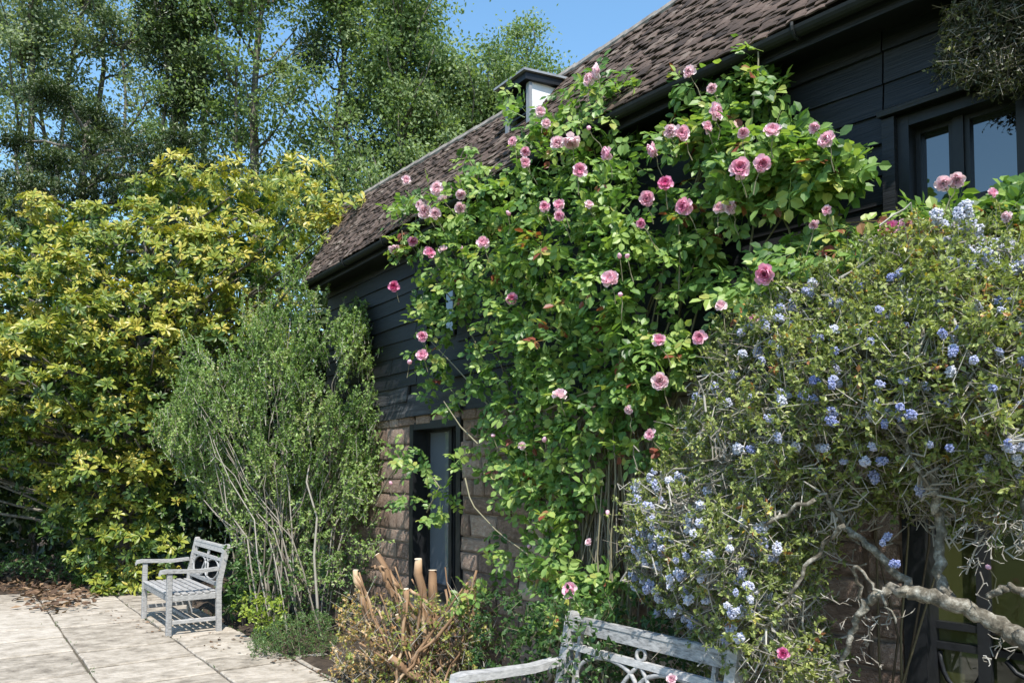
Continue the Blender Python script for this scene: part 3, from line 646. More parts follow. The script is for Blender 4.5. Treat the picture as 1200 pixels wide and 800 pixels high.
# low spreading evergreen in front of the poplars
eb = at_depth(85, HORIZON, 17)[0]; eb[2] = -.05
ev = thing('evergreen_tree', tuple(eb), 'dark spreading evergreen with drooping flat branches between poplars and magnolia', 'tree')
gb = Geo(); gl = Geo(); gb.tube(curve(eb, eb + np.array([.1, 0, 9.6]), n=7, wob=.05), np.linspace(.24, .04, 7), 7)
for (px, py, rx, ry) in [(60, 108, 22, 14), (110, 135, 30, 16), (140, 160, 34, 16), (110, 170, 36, 18), (170, 178, 38, 16), (120, 200, 40, 16), (190, 205, 36, 15), (215, 165, 26, 16), (25, 215, 34, 14), (20, 240, 40, 16), (60, 190, 26, 12), (250, 200, 30, 14), (20, 165, 26, 14), (100, 225, 34, 14), (170, 230, 40, 16), (240, 230, 40, 16), (300, 215, 40, 20), (300, 250, 40, 20), (40, 270, 40, 18), (-40, 230, 40, 20)]:
    c = at_depth(px, py, 17 + rng.normal() * .7)[0]; h = max(c[2] - .5, .6); p0 = eb + np.array([0.1 * h / 9.6, 0, h]); gb.tube(curve(p0, c, sag=.12, n=6, wob=.04), np.linspace(.05, .012, 6), 5)
    n = 300; sx, sz = rx / 900 * 17, ry / 900 * 17; P = c + rng.normal(size=(n, 3)) * np.array([sx * .55, sx * .5, sz * .4])
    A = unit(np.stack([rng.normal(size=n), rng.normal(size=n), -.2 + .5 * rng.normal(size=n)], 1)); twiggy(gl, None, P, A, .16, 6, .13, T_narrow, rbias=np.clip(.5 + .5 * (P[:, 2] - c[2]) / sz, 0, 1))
gb.build('trunk', M_bark, ev, smooth=True); gl.build('crown', L_dark, ev, 'stuff')

# shady hedge closing the view behind the magnolia
hb = bed(2.0, 16.5); hd = thing('hedge', tuple(hb), 'tall dark hedge in deep shade behind the magnolia', 'hedge')
gl = Geo(); gs = Geo(); n = 34000
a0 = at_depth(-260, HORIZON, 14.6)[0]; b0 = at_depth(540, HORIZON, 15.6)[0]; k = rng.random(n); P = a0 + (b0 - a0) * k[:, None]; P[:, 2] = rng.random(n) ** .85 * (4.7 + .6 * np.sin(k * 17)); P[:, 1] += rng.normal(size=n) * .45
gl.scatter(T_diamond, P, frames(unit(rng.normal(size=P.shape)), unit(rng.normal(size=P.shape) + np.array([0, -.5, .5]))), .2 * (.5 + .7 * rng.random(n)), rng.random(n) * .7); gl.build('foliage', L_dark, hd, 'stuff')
for i in range(26):
    p = a0 + (b0 - a0) * rng.random(); p[2] = -.02; gs.tube(curve(p, p + np.array([rng.normal() * .2, .2, 3.0]), n=5, wob=.05), np.linspace(.05, .015, 5), 5)
gs.build('stems', M_bark, hd, 'stuff')

gl = Geo(); n = 26000; a = rng.uniform(-1.25, 1.25, n); r = 55 + rng.random(n) * 8; P = np.stack([np.sin(a) * r, np.cos(a) * r, (rng.random(n) ** .8) * (7 + 2.2 * np.sin(a * 23) + 1.3 * np.sin(a * 61))], 1)
gl.scatter(T_diamond, P, frames(unit(rng.normal(size=P.shape)), unit(rng.normal(size=P.shape) + SUN)), 1.0 + .6 * rng.random(n), rng.random(n) * .8); wo = gl.build('distant_woodland', L_dark, None, 'stuff'); tag(wo, 'distant belt of dark woodland far beyond the garden', 'woodland')
# ================================================================== MAGNOLIA
mb_ = at_depth(150, HORIZON, 11.9)[0]; mb_[2] = -.03
mag = thing('magnolia_tree', tuple(mb_), 'large evergreen magnolia with glossy yellow-green leaves to the ground beside the small bench', 'tree')
mpoly = [(-160, 300), (-60, 290), (0, 285), (45, 225), (130, 222), (205, 185), (250, 182), (300, 208), (340, 192), (372, 228), (418, 244), (412, 264), (368, 304), (352, 330), (332, 420), (290, 440), (262, 470), (225, 500), (232, 560), (226, 600), (205, 636), (178, 690), (112, 698), (96, 640), (30, 600), (20, 560), (-60, 560), (-160, 540)]
mpoly = [(x, y + (20 if y < 330 and x < 345 else 0)) for x, y in mpoly]
pads = []
cand = sample_poly(mpoly, 3000)
for p in cand:
    if all(((p[0] - q[0]) / 1.25) ** 2 + ((p[1] - q[1]) / .8) ** 2 > (22 + 16 * rng.random()) ** 2 for q in pads): pads.append(p)
pads = np.array(pads); ed = edge_dist(pads, mpoly)
Yd = 11.9 - 1.7 * np.sqrt(np.clip(ed / 110, 0, 1)) + rng.normal(size=len(pads)) * .25
Yd = np.where(pads[:, 0] > 335, 9.0 + (418 - pads[:, 0]) / 83 * 1.2, Yd)
Yd = np.where(pads[:, 1] > 600, np.minimum(Yd, 10.9), Yd)
PC = at_depth(pads[:, 0], pads[:, 1], Yd); gb = Geo()
axis = mb_ + np.array([0.1, .1, 0])
gb.tube(curve(mb_, mb_ + np.array([.2, .1, 5.6]), n=8, wob=.06), np.linspace(.17, .04, 8), 8, jit=.1)
for c in PC:
    h = max(.3, c[2] - .35 * np.linalg.norm((c - mb_)[:2])); gb.tube(curve(mb_ + np.array([.2 * h / 5.6, .1 * h / 5.6, min(h, 5.5)]), c + np.array([0, .15, -.1]), sag=-.1, n=6, wob=.05), np.linspace(.035, .01, 6), 5)
gb.build('trunk', M_bark, mag, smooth=True)
def rosette(nl, tone, flat):
    g = Geo(); a = np.arange(nl) * 2.4 + rng.random(nl) * .5; e = flat + (np.arange(nl) / nl) * .75 + rng.normal(size=nl) * .12
    X = np.stack([np.cos(a) * np.cos(e), np.sin(a) * np.cos(e), np.sin(e)], 1); Z = np.stack([-np.cos(a) * np.sin(e), -np.sin(a) * np.sin(e), np.cos(e)], 1) + rng.normal(size=(nl, 3)) * .12
    g.scatter(T_mag, X * .012, frames(X, Z), 0.118 * (.55 + .65 * rng.random(nl)) * (1 - .25 * np.arange(nl) / nl), np.clip(tone + rng.normal(size=nl) * .12 + .15 * np.arange(nl) / nl, 0, 1)); return g
ros = [rosette(int(rng.integers(8, 13)), tn, fl) for tn in (.25, .5, .66, .78, .9) for fl in (-.55, -.25, .05, .3)]
rosm = [g_.mesh('leaf_rosette', L_mag) for g_ in ros]
rp = []; 
for c, y_ in zip(PC, Yd):
    n = int(rng.integers(24, 40)); sz_ = rng.uniform(.3, .52); u = unit(rng.normal(size=(n, 3))); u[:, 2] = np.where(u[:, 2] < -.5, -u[:, 2], u[:, 2]); rad = np.array([sz_, sz_, sz_ * rng.uniform(.45, .85)]) * (.7 + .45 * rng.random((n, 1)))
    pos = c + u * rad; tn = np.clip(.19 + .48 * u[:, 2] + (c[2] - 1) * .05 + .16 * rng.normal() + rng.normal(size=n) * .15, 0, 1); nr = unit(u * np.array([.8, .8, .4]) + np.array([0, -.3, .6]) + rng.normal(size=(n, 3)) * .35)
    for i in range(n): rp.append((pos[i], nr[i], tn[i]))
vis = np.array([p[0][1] if (600 + 900 * p[0][0] / p[0][1]) > -10 else 99 for p in rp]) - np.array([p[1][2] * .4 for p in rp])
near = set(np.argsort(vis)[:290].tolist()); gl = Geo()
for i, (p, nr, tn) in enumerate(rp):
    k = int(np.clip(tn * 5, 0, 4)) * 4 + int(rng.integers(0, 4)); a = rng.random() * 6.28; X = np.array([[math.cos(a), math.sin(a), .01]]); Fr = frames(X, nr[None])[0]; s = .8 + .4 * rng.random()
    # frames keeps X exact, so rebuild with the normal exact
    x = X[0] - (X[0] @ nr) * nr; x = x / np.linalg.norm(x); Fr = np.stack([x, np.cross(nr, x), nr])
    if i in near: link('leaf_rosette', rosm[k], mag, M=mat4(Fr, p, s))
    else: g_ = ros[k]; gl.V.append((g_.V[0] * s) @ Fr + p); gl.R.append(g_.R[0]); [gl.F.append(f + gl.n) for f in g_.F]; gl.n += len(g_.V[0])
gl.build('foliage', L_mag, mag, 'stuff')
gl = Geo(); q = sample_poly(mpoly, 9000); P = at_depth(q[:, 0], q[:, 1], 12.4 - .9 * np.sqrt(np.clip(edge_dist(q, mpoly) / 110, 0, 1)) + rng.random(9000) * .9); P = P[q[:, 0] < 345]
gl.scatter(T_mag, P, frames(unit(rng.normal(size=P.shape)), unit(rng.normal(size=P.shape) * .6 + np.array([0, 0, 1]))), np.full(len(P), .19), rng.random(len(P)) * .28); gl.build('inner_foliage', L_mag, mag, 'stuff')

# fallen leaves under it
gl = Geo(); n = 1700; q = sample_poly([(-60, 662), (60, 655), (120, 690), (95, 704), (70, 716), (40, 704), (20, 688), (-60, 690)], n) + rng.normal(size=(n, 2)) * np.array([14, 4]); P = at_z(q[:, 0], q[:, 1], .03); P[:, 2] += rng.random(n) * .04
gl.scatter(T_diamond, P, frames(unit(rng.normal(size=P.shape) * np.array([1, 1, .25])), rng.normal(size=P.shape) * .35 + np.array([0, 0, 1])), .13 * (.5 + .6 * rng.random(n)), rng.random(n))
n = 160; q = sample_poly([(30, 690), (400, 770), (400, 798), (150, 735), (60, 720)], n); P = at_z(q[:, 0], q[:, 1], .022)
gl.scatter(T_diamond, P, frames(unit(rng.normal(size=P.shape) * np.array([1, 1, .1])), rng.normal(size=P.shape) * .2 + np.array([0, 0, 1])), .05 * (.4 + .8 * rng.random(n)), rng.random(n))
lo = gl.build('fallen_leaves', L_litter, None, 'stuff'); tag(lo, 'brown fallen leaves scattered on paving in magnolia shade', 'leaves')

gl = Geo(); n = 900; tj = rng.uniform(4, 12, n); nj = np.where(rng.random(n) < .55, 2.45, np.where(rng.random(n) < .5, 1.81, .95)) + rng.normal(size=n) * np.where(rng.random(n) < .3, .05, .012); clus = np.sin(tj * 5.1 + nj * 9) > .45; P = np.array([bed(a, b, .006) for a, b in zip(nj, tj)])[clus]
gl.scatter(T_narrow, P, frames(unit(rng.normal(size=P.shape) * .6 + np.array([0, 0, .7])), rng.normal(size=P.shape)), .015 + .022 * rng.random(len(P)), rng.random(len(P)) * .8); wj = gl.build('joint_weeds', L_herb, None, 'stuff'); tag(wj, 'small weeds growing in the joints between flagstones', 'weeds')
# ================================================================== FINE-LEAVED SHRUB
sb = bed(2.85, 8.1)
shr = thing('upright_shrub', tuple(sb), 'tall fine-leaved grey-green shrub with bare pale stems by the barn corner', 'shrub')
spoly = [(195, 470), (225, 400), (280, 385), (318, 345), (345, 322), (362, 360), (372, 395), (392, 380), (410, 340), (425, 372), (436, 420), (444, 470), (446, 540), (440, 600), (400, 585), (360, 600), (310, 610), (262, 590), (230, 560), (196, 520)]
n = 2900; cc = sample_poly(spoly, 95); q = cc[rng.integers(0, 95, n)] + rng.normal(size=(n, 2)) * np.array([9, 17]); ed = np.where(inpoly(q, spoly), edge_dist(q, spoly), 0)
Y = 8.25 - .75 * np.sqrt(np.clip(ed / 90, 0, 1)) * (.2 + .8 * rng.random(n)) + .45 * rng.random(n); Y = Y - (q[:, 0] - 330) / 900 * 4.2
P = at_depth(q[:, 0], q[:, 1], Y); cx = np.array([sb[0], sb[1]]); outw = np.concatenate([(P[:, :2] - cx) * .28, np.ones((n, 1))], 1); A = unit(outw + rng.normal(size=(n, 3)) * .3)
gl = Geo(); gt = Geo(); L = .16 + .14 * rng.random(n); P0 = P - A * L[:, None] * .6
twiggy(gl, gt, P0, A, L, 27, .045, T_diamond, tw=.003, spread=.75, rbias=np.clip(.45 + .28 * np.sin(P[:, 0] * 7) * np.sin(P[:, 2] * 5) + .12 * rng.normal(size=n), 0, 1))
q2 = sample_poly([(235, 560), (300, 590), (360, 590), (446, 560), (440, 650), (400, 690), (330, 690), (280, 660)], 420); P2 = at_depth(q2[:, 0], q2[:, 1], 7.75 + .7 * rng.random(420) - (q2[:, 0] - 330) / 900 * 4.2); A2 = unit(rng.normal(size=P2.shape) * .5 + np.array([0, -.1, .7]))
twiggy(gl, gt, P2, A2, .1 + .12 * rng.random(420), 15, .045, T_diamond, tw=.003, spread=.75, rbias=.4 + .4 * rng.random(420))
gl.build('foliage', L_shrub, shr, 'stuff'); gt.build('twigs', M_twig, shr, 'stuff')
for i in range(64):
    a = rng.random() * 6.28; r = .42 * math.sqrt(rng.random()); b = sb + np.array([math.cos(a) * r, math.sin(a) * r * .8, -.02]) + D * rng.normal() * .36; j = int(rng.integers(0, n)); e = P[j]
    pp = curve(b, e, n=8, wob=.025, up=np.array([0, 0, .15])); pp[1:4, :2] = b[:2] + (pp[1:4, :2] - b[:2]) * .65
    gs = Geo(); gs.tube(pp, np.linspace(.008 + .009 * rng.random() ** 2, .003, 8), 5, rng.random() * .6 + .12); gs.build('stem', M_twig, shr, smooth=True)

# ================================================================== CLIMBING ROSE
rb_ = wall(pix_t(700, .3)[0], .3, -.02)[0]
rose = thing('climbing_rose', tuple(rb_), 'large climbing rose with many pink blooms trained up the black barn wall', 'rose')
# patches of growth: pixel centre, half sizes, distance from the wall, how many leaves
blobs = [(500, 250, 46, 34, .45, 62), (480, 285, 30, 22, .42, 26), (545, 245, 40, 40, .5, 62), (600, 235, 44, 46, .55, 80), (560, 300, 52, 40, .55, 86), (520, 340, 34, 48, .45, 58), (505, 400, 26, 50, .4, 46), (520, 460, 22, 26, .35, 18),
         (640, 290, 50, 46, .6, 96), (590, 350, 46, 46, .5, 78), (640, 380, 52, 52, .55, 92), (590, 430, 44, 44, .45, 62), (650, 450, 44, 40, .5, 66), (600, 490, 40, 30, .4, 42), (700, 340, 50, 52, .62, 92), (720, 270, 46, 46, .6, 84), (690, 220, 42, 40, .55, 66), (650, 180, 44, 40, .5, 66), (620, 150, 22, 28, .42, 24), (690, 140, 36, 44, .45, 52), (700, 100, 26, 22, .4, 24), (735, 105, 14, 24, .35, 14), (740, 190, 18, 40, .4, 18), (600, 112, 10, 16, .36, 5), (652, 118, 8, 12, .36, 3), (560, 195, 24, 16, .42, 14), (548, 185, 10, 16, .4, 5),
         (720, 400, 44, 44, .55, 66), (770, 420, 36, 40, .55, 46), (800, 400, 26, 26, .5, 22), (740, 460, 40, 34, .5, 54), (690, 490, 44, 34, .5, 54), (640, 530, 48, 34, .45, 58), (620, 570, 36, 40, .45, 52), (650, 600, 34, 44, .45, 48), (600, 535, 22, 36, .4, 26), (690, 560, 26, 34, .42, 26), (640, 655, 34, 30, .5, 40), (668, 690, 34, 26, .55, 40), (705, 690, 30, 32, .5, 34), (660, 725, 50, 22, .5, 38), (765, 620, 16, 30, .45, 16), (790, 520, 28, 34, .5, 30), (740, 520, 26, 22, .45, 18),
         (790, 165, 34, 26, .5, 36), (810, 110, 22, 22, .45, 20), (838, 150, 34, 36, .5, 46), (870, 190, 44, 40, .6, 74), (915, 180, 40, 40, .62, 66), (960, 190, 44, 40, .6, 70), (1000, 195, 22, 26, .55, 24), (940, 215, 46, 26, .6, 42), (900, 230, 40, 28, .55, 40), (860, 112, 22, 34, .4, 30), (885, 72, 16, 34, .42, 24), (888, 100, 22, 40, .4, 22), (910, 105, 20, 26, .3, 14), (800, 240, 26, 32, .45, 26), (825, 280, 24, 36, .4, 22), (800, 330, 26, 40, .42, 24), (835, 320, 18, 26, .4, 10), (780, 290, 30, 30, .5, 28),
         (855, 250, 30, 24, .5, 22), (960, 290, 40, 26, .6, 36), (920, 320, 36, 28, .75, 34), (870, 350, 40, 30, .7, 30), (990, 270, 24, 20, .5, 16), (1000, 310, 40, 20, .7, 26),
         (470, 530, 12, 22, .5, 9), (490, 555, 18, 26, .5, 14), (478, 590, 16, 14, .5, 7), (520, 585, 16, 14, .45, 8), (505, 605, 14, 10, .45, 5), (575, 525, 18, 40, .22, 18), (535, 540, 10, 20, .4, 5), (560, 690, 16, 12, .5, 6), (545, 700, 14, 20, .5, 7), (585, 650, 16, 30, .4, 10)]
def rose_leaf(tone, nl=5, s=.052):
    g = Geo(); X = [np.array([1.0, 0, -.1])]; B = [np.array([.085, 0, -.004])]
    for i, k in enumerate((.055, .025)[: (nl - 1) // 2]):
        for sd in (-1, 1): X.append(np.array([.45, sd, -.12])); B.append(np.array([k, sd * .004, 0]))
    X = unit(np.array(X) + rng.normal(size=(nl, 3)) * .12); B = np.array(B); Z = np.tile([0, 0, 1.0], (nl, 1)) + rng.normal(size=(nl, 3)) * .22
    g.scatter(T_ovate, B, frames(X, Z), np.stack([s * (.85 + .35 * rng.random(nl)), s * (1.05 + .25 * rng.random(nl)), np.full(nl, s)], 1), np.clip(tone + rng.normal(size=nl) * .08, 0, .945 if tone < .9 else 1))
    g.sticks(np.array([[-.03, 0, 0]]), np.array([[.088, 0, -.004]]), .0014, .0009, tone); return g
rl = [rose_leaf(tn, n_) for tn in (.12, .3, .45, .6, .75, .88, .965) for n_ in (5, 5, 7 - 2)]
rlm = [g_.mesh('leaf', L_rose) for g_ in rl]
items = []
def add_leaves(blob_list, mult=1.0):
    out = []
    for (cx, cy, rx, ry, off, cnt) in blob_list:
        n = max(3, int(cnt * mult)); a = rng.random(n) * 6.283; r = np.sqrt(rng.random(n)); x = cx + rx * r * np.cos(a); y = cy + ry * r * np.sin(a)
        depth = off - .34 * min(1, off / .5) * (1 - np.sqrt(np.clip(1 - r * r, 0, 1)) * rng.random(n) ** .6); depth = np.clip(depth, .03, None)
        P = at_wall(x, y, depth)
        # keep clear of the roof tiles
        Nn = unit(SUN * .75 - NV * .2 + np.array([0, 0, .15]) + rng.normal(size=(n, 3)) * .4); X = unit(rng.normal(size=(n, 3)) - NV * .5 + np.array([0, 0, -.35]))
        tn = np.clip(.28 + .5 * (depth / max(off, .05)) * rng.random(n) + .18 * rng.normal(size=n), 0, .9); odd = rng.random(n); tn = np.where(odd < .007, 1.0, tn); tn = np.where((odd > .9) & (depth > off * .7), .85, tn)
        for i in range(n): out.append((P[i], X[i], Nn[i], tn[i], depth[i]))
    return out
def place_leaves(items, root, n_single):
    key = np.array([np.linalg.norm(p[0] - np.array([0, 0, EYE])) - p[4] * 3.5 for p in items]); near = set(np.argsort(key)[:n_single].tolist()); gl = Geo()
    for i, (p, X, Nn, tn, d_) in enumerate(items):
        k = int(np.clip(tn * 7, 0, 6)) * 3 + int(rng.integers(0, 3)); Fr = frames(X[None], Nn[None])[0]; s = (.85 + .4 * rng.random())
        if i in near: link('leaf', rlm[k], root, M=mat4(Fr, p, s))
        else: g_ = rl[k]; gl.V.append((np.concatenate(g_.V) * s) @ Fr + p); gl.R.append(np.concatenate(g_.R)); [gl.F.append(f + gl.n) for f in g_.F]; gl.n += g_.n
    if gl.n: gl.build('foliage', L_rose, root, 'stuff')
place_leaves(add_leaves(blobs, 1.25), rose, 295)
# canes
for i in range(30):
    bl = blobs[int(rng.integers(0, len(blobs) - 10))]; e = at_wall(bl[0], bl[1], bl[4] * .6)[0]; tb_ = float(pix_t(rng.uniform(640, 745), .2)[0]); b = wall(tb_, .1 + .25 * rng.random(), -.02)[0]
    mid = wall((tb_ + float(pix_t(bl[0], .2)[0])) / 2 * .6 + tb_ * .4, .1, e[2] * .62)[0]; k = np.linspace(0, 1, 10)[:, None]; P = (1 - k) ** 2 * b + 2 * k * (1 - k) * mid + k ** 2 * e; P[1:-1] += rng.normal(size=(8, 3)) * .012
    g = Geo(); g.tube(P, np.linspace(.012, .004, 10), 5, rng.random()); g.build('cane', M_cane, rose, smooth=True)
for pts in ([(640, 480), (680, 462), (720, 452), (780, 446)], [(560, 520), (540, 500), (520, 470)], [(545, 560), (552, 590), (585, 625), (620, 650)], [(885, 250), (878, 300), (872, 360)], [(962, 255), (963, 285), (965, 320)], [(880, 150), (884, 110), (889, 75), (888, 50)], [(500, 600), (515, 570), (500, 550)], [(440, 590), (455, 560), (470, 540)], [(795, 250), (797, 300), (795, 350)], [(930, 300), (925, 270), (915, 250)], [(700, 600), (690, 540), (700, 500)], [(720, 720), (715, 640), (722, 560), (718, 500)], [(735, 720), (738, 640), (730, 560)], [(704, 720), (700, 650), (706, 560)]):
    P = at_wall([p[0] for p in pts], [p[1] for p in pts], .34); k = np.linspace(0, len(pts) - 1, 9); P = np.stack([np.interp(k, np.arange(len(pts)), P[:, j]) for j in range(3)], 1); g = Geo(); g.tube(P, np.linspace(.007, .004, 9), 5, .9); g.build('cane', M_cane, rose, smooth=True)
gt = Geo(); n = 150; x = rng.uniform(655, 765, n); ya = rng.uniform(480, 640, n); A = at_wall(x, ya, .05 + .2 * rng.random(n)); B = A + np.stack([rng.normal(size=n) * .06, rng.normal(size=n) * .05, -rng.uniform(.3, .8, n)], 1); gt.sticks(A, B, .004, .003, rng.random(n) * .6); gt.build('dry_stems', M_twig, rose, 'stuff')

def bloom(tone, opened):
    """cupped double rose: rings of curled petals, deeper pink at the heart"""
    g = Geo()
    for r_, (np_, rad, tilt, sz) in enumerate([(5, .06, .25 * opened, .92), (6, .2, .75, .86), (7, .18, 1.0, .8), (6, .12, 1.2, .7), (5, .06, 1.35, .56), (3, .02, 1.5, .44)]):
        for i in range(np_):
            a = (i + .5 * (r_ % 2)) / np_ * 6.283 + rng.normal() * .12; e = tilt + rng.normal() * .2; L = .5 * sz * (.9 + .2 * rng.random()); w = .36 * sz; V = []; 
            for u in (0, .4, .8, 1.0):
                for v in (-1, -.33, .33, 1):
                    ww = w * (.35 + .8 * u - .35 * u * u) * (1 if u < 1 else .75); curl = .16 * sz * (v * v) * (u + .2); x = L * u; z = curl + .3 * sz * u * u * (-.25 if r_ < 2 else .1)
                    lx = rad + x * math.cos(e) - z * math.sin(e); lz = x * math.sin(e) + z * math.cos(e); ly = v * ww
                    V.append((lx * math.cos(a) - ly * math.sin(a), lx * math.sin(a) + ly * math.cos(a), lz - .1))
            F = [(q * 4 + p, q * 4 + p + 1, (q + 1) * 4 + p + 1, (q + 1) * 4 + p) for q in range(3) for p in range(3)]
            g.add(V, F, np.clip(tone * (.66 + .1 * r_) + .035 * r_ + rng.normal() * .06, 0, 1))
    return g.mesh('flower', P_rose, True)
bm = {(tn, op): bloom(tn, op) for tn in (.06, .22, .4, .62, .9) for op in (-.6, .2, 1.2)}
gbud = Geo(); th = np.linspace(0, 6.283, 7)[:-1]
Vb = [(0, 0, -.5)] + [(r * math.cos(a), r * math.sin(a), z) for r, z in ((.3, -.25), (.36, .05), (.22, .4)) for a in th] + [(0, 0, .6)]
Fb = [(0, 1 + (j + 1) % 6, 1 + j) for j in range(6)] + [(1 + r * 6 + j, 1 + r * 6 + (j + 1) % 6, 1 + (r + 1) * 6 + (j + 1) % 6, 1 + (r + 1) * 6 + j) for r in range(2) for j in range(6)] + [(13 + j, 13 + (j + 1) % 6, 19) for j in range(6)]
gbud.add(Vb, Fb, .4); budm = gbud.mesh('rose_bud', P_rose, True)
def flowers(lst, root, extra_off=.06):
    gs = Geo()
    for (x, y, spx, tn, off) in lst:
        p = at_wall(x, y, off + extra_off * rng.uniform(-.4, 1.2))[0]; q_ = p + NV * .05 + np.array([rng.normal() * .03, 0, -.13]); gs.tube(curve(q_, p, n=4, wob=.006), [.0028, .0024, .002, .002], 5, .8); s = spx / 900 * p[1] * rng.uniform(.76, .96); view = unit(np.array([0, 0, EYE]) - p); nr = unit(view * .8 - NV * .25 + np.array([0, 0, .2]) + rng.normal(size=3) * .42)
        key = (min((.06, .22, .4, .62, .9), key=lambda q: abs(q - tn * (.66 if tn < .7 else .95))), (-.6, .2, 1.2)[int(rng.integers(0, 3))]); x_ = np.cross(nr, unit(rng.normal(size=3))); x_ = unit(x_); Fr = np.stack([x_, np.cross(nr, x_), nr])
        link('flower' if spx > 10 else 'rose_bud', bm[key] if spx > 10 else budm, root, M=mat4(Fr, p, s))
    gs.build('flower_stems', M_cane, root, 'stuff')
FL = [(808, 85, 18, .1, .45), (834, 104, 14, .15, .45), (838, 131, 21, .3, .5), (799, 157, 20, .35, .5), (786, 154, 16, .2, .48), (765, 176, 20, .5, .5), (780, 215, 21, .9, .5), (871, 156, 17, .4, .6), (867, 197, 24, .6, .68), (893, 192, 24, .62, .68), (905, 153, 20, .3, .62), (969, 164, 21, .4, .62), (955, 150, 15, .45, .6), (828, 149, 17, .25, .5), (857, 243, 22, .2, .55), (843, 244, 15, .1, .55), (802, 242, 22, .7, .5), (758, 233, 18, .5, .55), (752, 262, 15, .7, .6), (711, 180, 18, .55, .55), (679, 200, 19, .6, .6), (670, 165, 22, .1, .52), (653, 168, 17, .2, .52), (638, 242, 15, .5, .6), (655, 240, 15, .5, .6), (656, 253, 14, .6, .62), (700, 84, 20, .05, .42), (690, 94, 16, .15, .42), (633, 131, 15, .05, .42), (640, 145, 13, .1, .44), (616, 178, 15, .6, .5), (601, 166, 12, .4, .48), (615, 191, 14, .3, .52),
      (512, 221, 17, .08, .5), (518, 233, 15, .06, .5), (540, 228, 14, .12, .5), (498, 248, 17, .08, .48), (510, 250, 17, .1, .48), (539, 244, 14, .05, .5), (492, 240, 12, .15, .48), (484, 282, 15, .75, .46), (462, 291, 14, .15, .44), (503, 296, 15, .8, .5), (519, 292, 14, .2, .5), (476, 211, 12, .2, .42), (566, 284, 17, .4, .58), (462, 336, 15, .85, .42), (495, 394, 15, .6, .44), (495, 416, 15, .62, .44), (480, 424, 10, .3, .4), (600, 350, 14, .8, .54), (715, 327, 23, .3, .68), (772, 398, 18, .6, .6), (820, 396, 19, .65, .6), (773, 447, 24, .2, .6), (656, 462, 19, .12, .55), (762, 509, 15, .3, .52), (897, 321, 26, .75, .78), (954, 263, 14, .4, .6), (969, 247, 13, .45, .5), (884, 373, 13, .6, .78), (668, 691, 22, .5, .62), (458, 566, 8, .5, .52), (638, 515, 10, .1, .48), (612, 522, 11, .15, .45), (578, 510, 9, .2, .4), (845, 358, 14, .1, .7), (690, 240, 12, .2, .6), (726, 300, 10, .4, .65), (735, 300, 9, .3, .65), (596, 250, 10, .3, .55), (690, 635, 11, .2, .5), (727, 345, 9, .5, .65), (540, 290, 9, .2, .55), (690, 150, 9, .2, .48), (737, 480, 12, .1, .52), (620, 640, 9, .3, .46), (712, 600, 9, .3, .45)]
flowers(FL, rose)

# second rose under the casement window
T_R2 = float(pix_t(1022, .2)[0]); r2b = wall(T_R2, .2, -.02)[0]
rose2 = thing('climbing_rose', tuple(r2b), 'smaller pink climbing rose growing in front of the black casement window', 'rose')
b2 = [(1080, 250, 26, 16, .35, 14), (1120, 250, 24, 16, .38, 12), (1100, 275, 36, 20, .45, 22), (1175, 250, 26, 26, .45, 24), (1190, 290, 24, 26, .5, 18), (1150, 290, 30, 20, .5, 16), (1050, 280, 22, 16, .45, 10), (1210, 240, 24, 40, .5, 20), (1020, 290, 26, 18, .5, 12)]
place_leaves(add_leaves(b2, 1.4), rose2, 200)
for i in range(5):
    bl = b2[i * 2]; g = Geo(); g.tube(curve(wall(T_R2 + .06 * rng.normal(), .08 + .08 * rng.random(), -.02)[0], at_wall(bl[0], bl[1], bl[4] * .7)[0], n=7, wob=.03), np.linspace(.007, .003, 7), 5, rng.random() * .4); g.build('cane', M_cane, rose2, smooth=True)
flowers([(1042, 268, 25, .85, .5), (1060, 264, 21, .35, .5), (1105, 215, 22, .12, .42), (1121, 211, 22, .18, .42), (1163, 226, 12, .6, .45), (1180, 254, 14, .15, .5), (1112, 292, 12, .5, .55)], rose2)

# ================================================================== CEANOTHUS
cb = at_wall(1260, 700, .85)[0]; cb[2] = -.03
cean = thing('ceanothus_bush', tuple(cb), 'lichened old ceanothus bush with small blue flower heads leaning over the near bench', 'shrub')
cpoly = [(735, 600), (752, 560), (790, 540), (800, 470), (840, 400), (880, 345), (950, 320), (1020, 290), (1090, 268), (1160, 275), (1230, 300), (1290, 420), (1290, 580), (1200, 625), (1130, 610), (1060, 600), (1000, 608), (968, 650), (955, 720), (985, 800), (940, 840), (860, 830), (790, 735), (750, 700), (735, 650)]
def cean_off(q):
    ed = edge_dist(q, cpoly); return .45 + .65 * np.sqrt(np.clip(ed / 120, 0, 1)) + .25 * np.clip((q[:, 1] - 520) / 280, 0, 1)
n = 5600; q = sample_poly(cpoly, n); q = q[(q[:, 0] < 1230) & (q[:, 1] < 830)]; n = len(q); surf = rng.random(n) ** .5
off = cean_off(q) * (.35 + .65 * surf); P = at_wall(q[:, 0], q[:, 1], off); A = unit(-NV * .4 - D * .2 + np.array([0, 0, .35]) + rng.normal(size=(n, 3)) * .5); L = .06 + .09 * rng.random(n)
gl = Geo(); gt = Geo(); gapn = np.sin(q[:, 0] * .045) * np.sin(q[:, 1] * .052 + 1.3) + .5 * np.sin(q[:, 0] * .11 + q[:, 1] * .09)
green = gapn > -.75; greeny = np.clip(.5 + .2 * gapn + .12 * rng.normal(size=n), 0, .93); odd = rng.random(n); greeny = np.where(odd < .015, .98, greeny)
twiggy(gl, gt, P[green], A[green], L[green], 19, .03, T_diamond, tw=.0012, spread=.7, rbias=greeny[green])
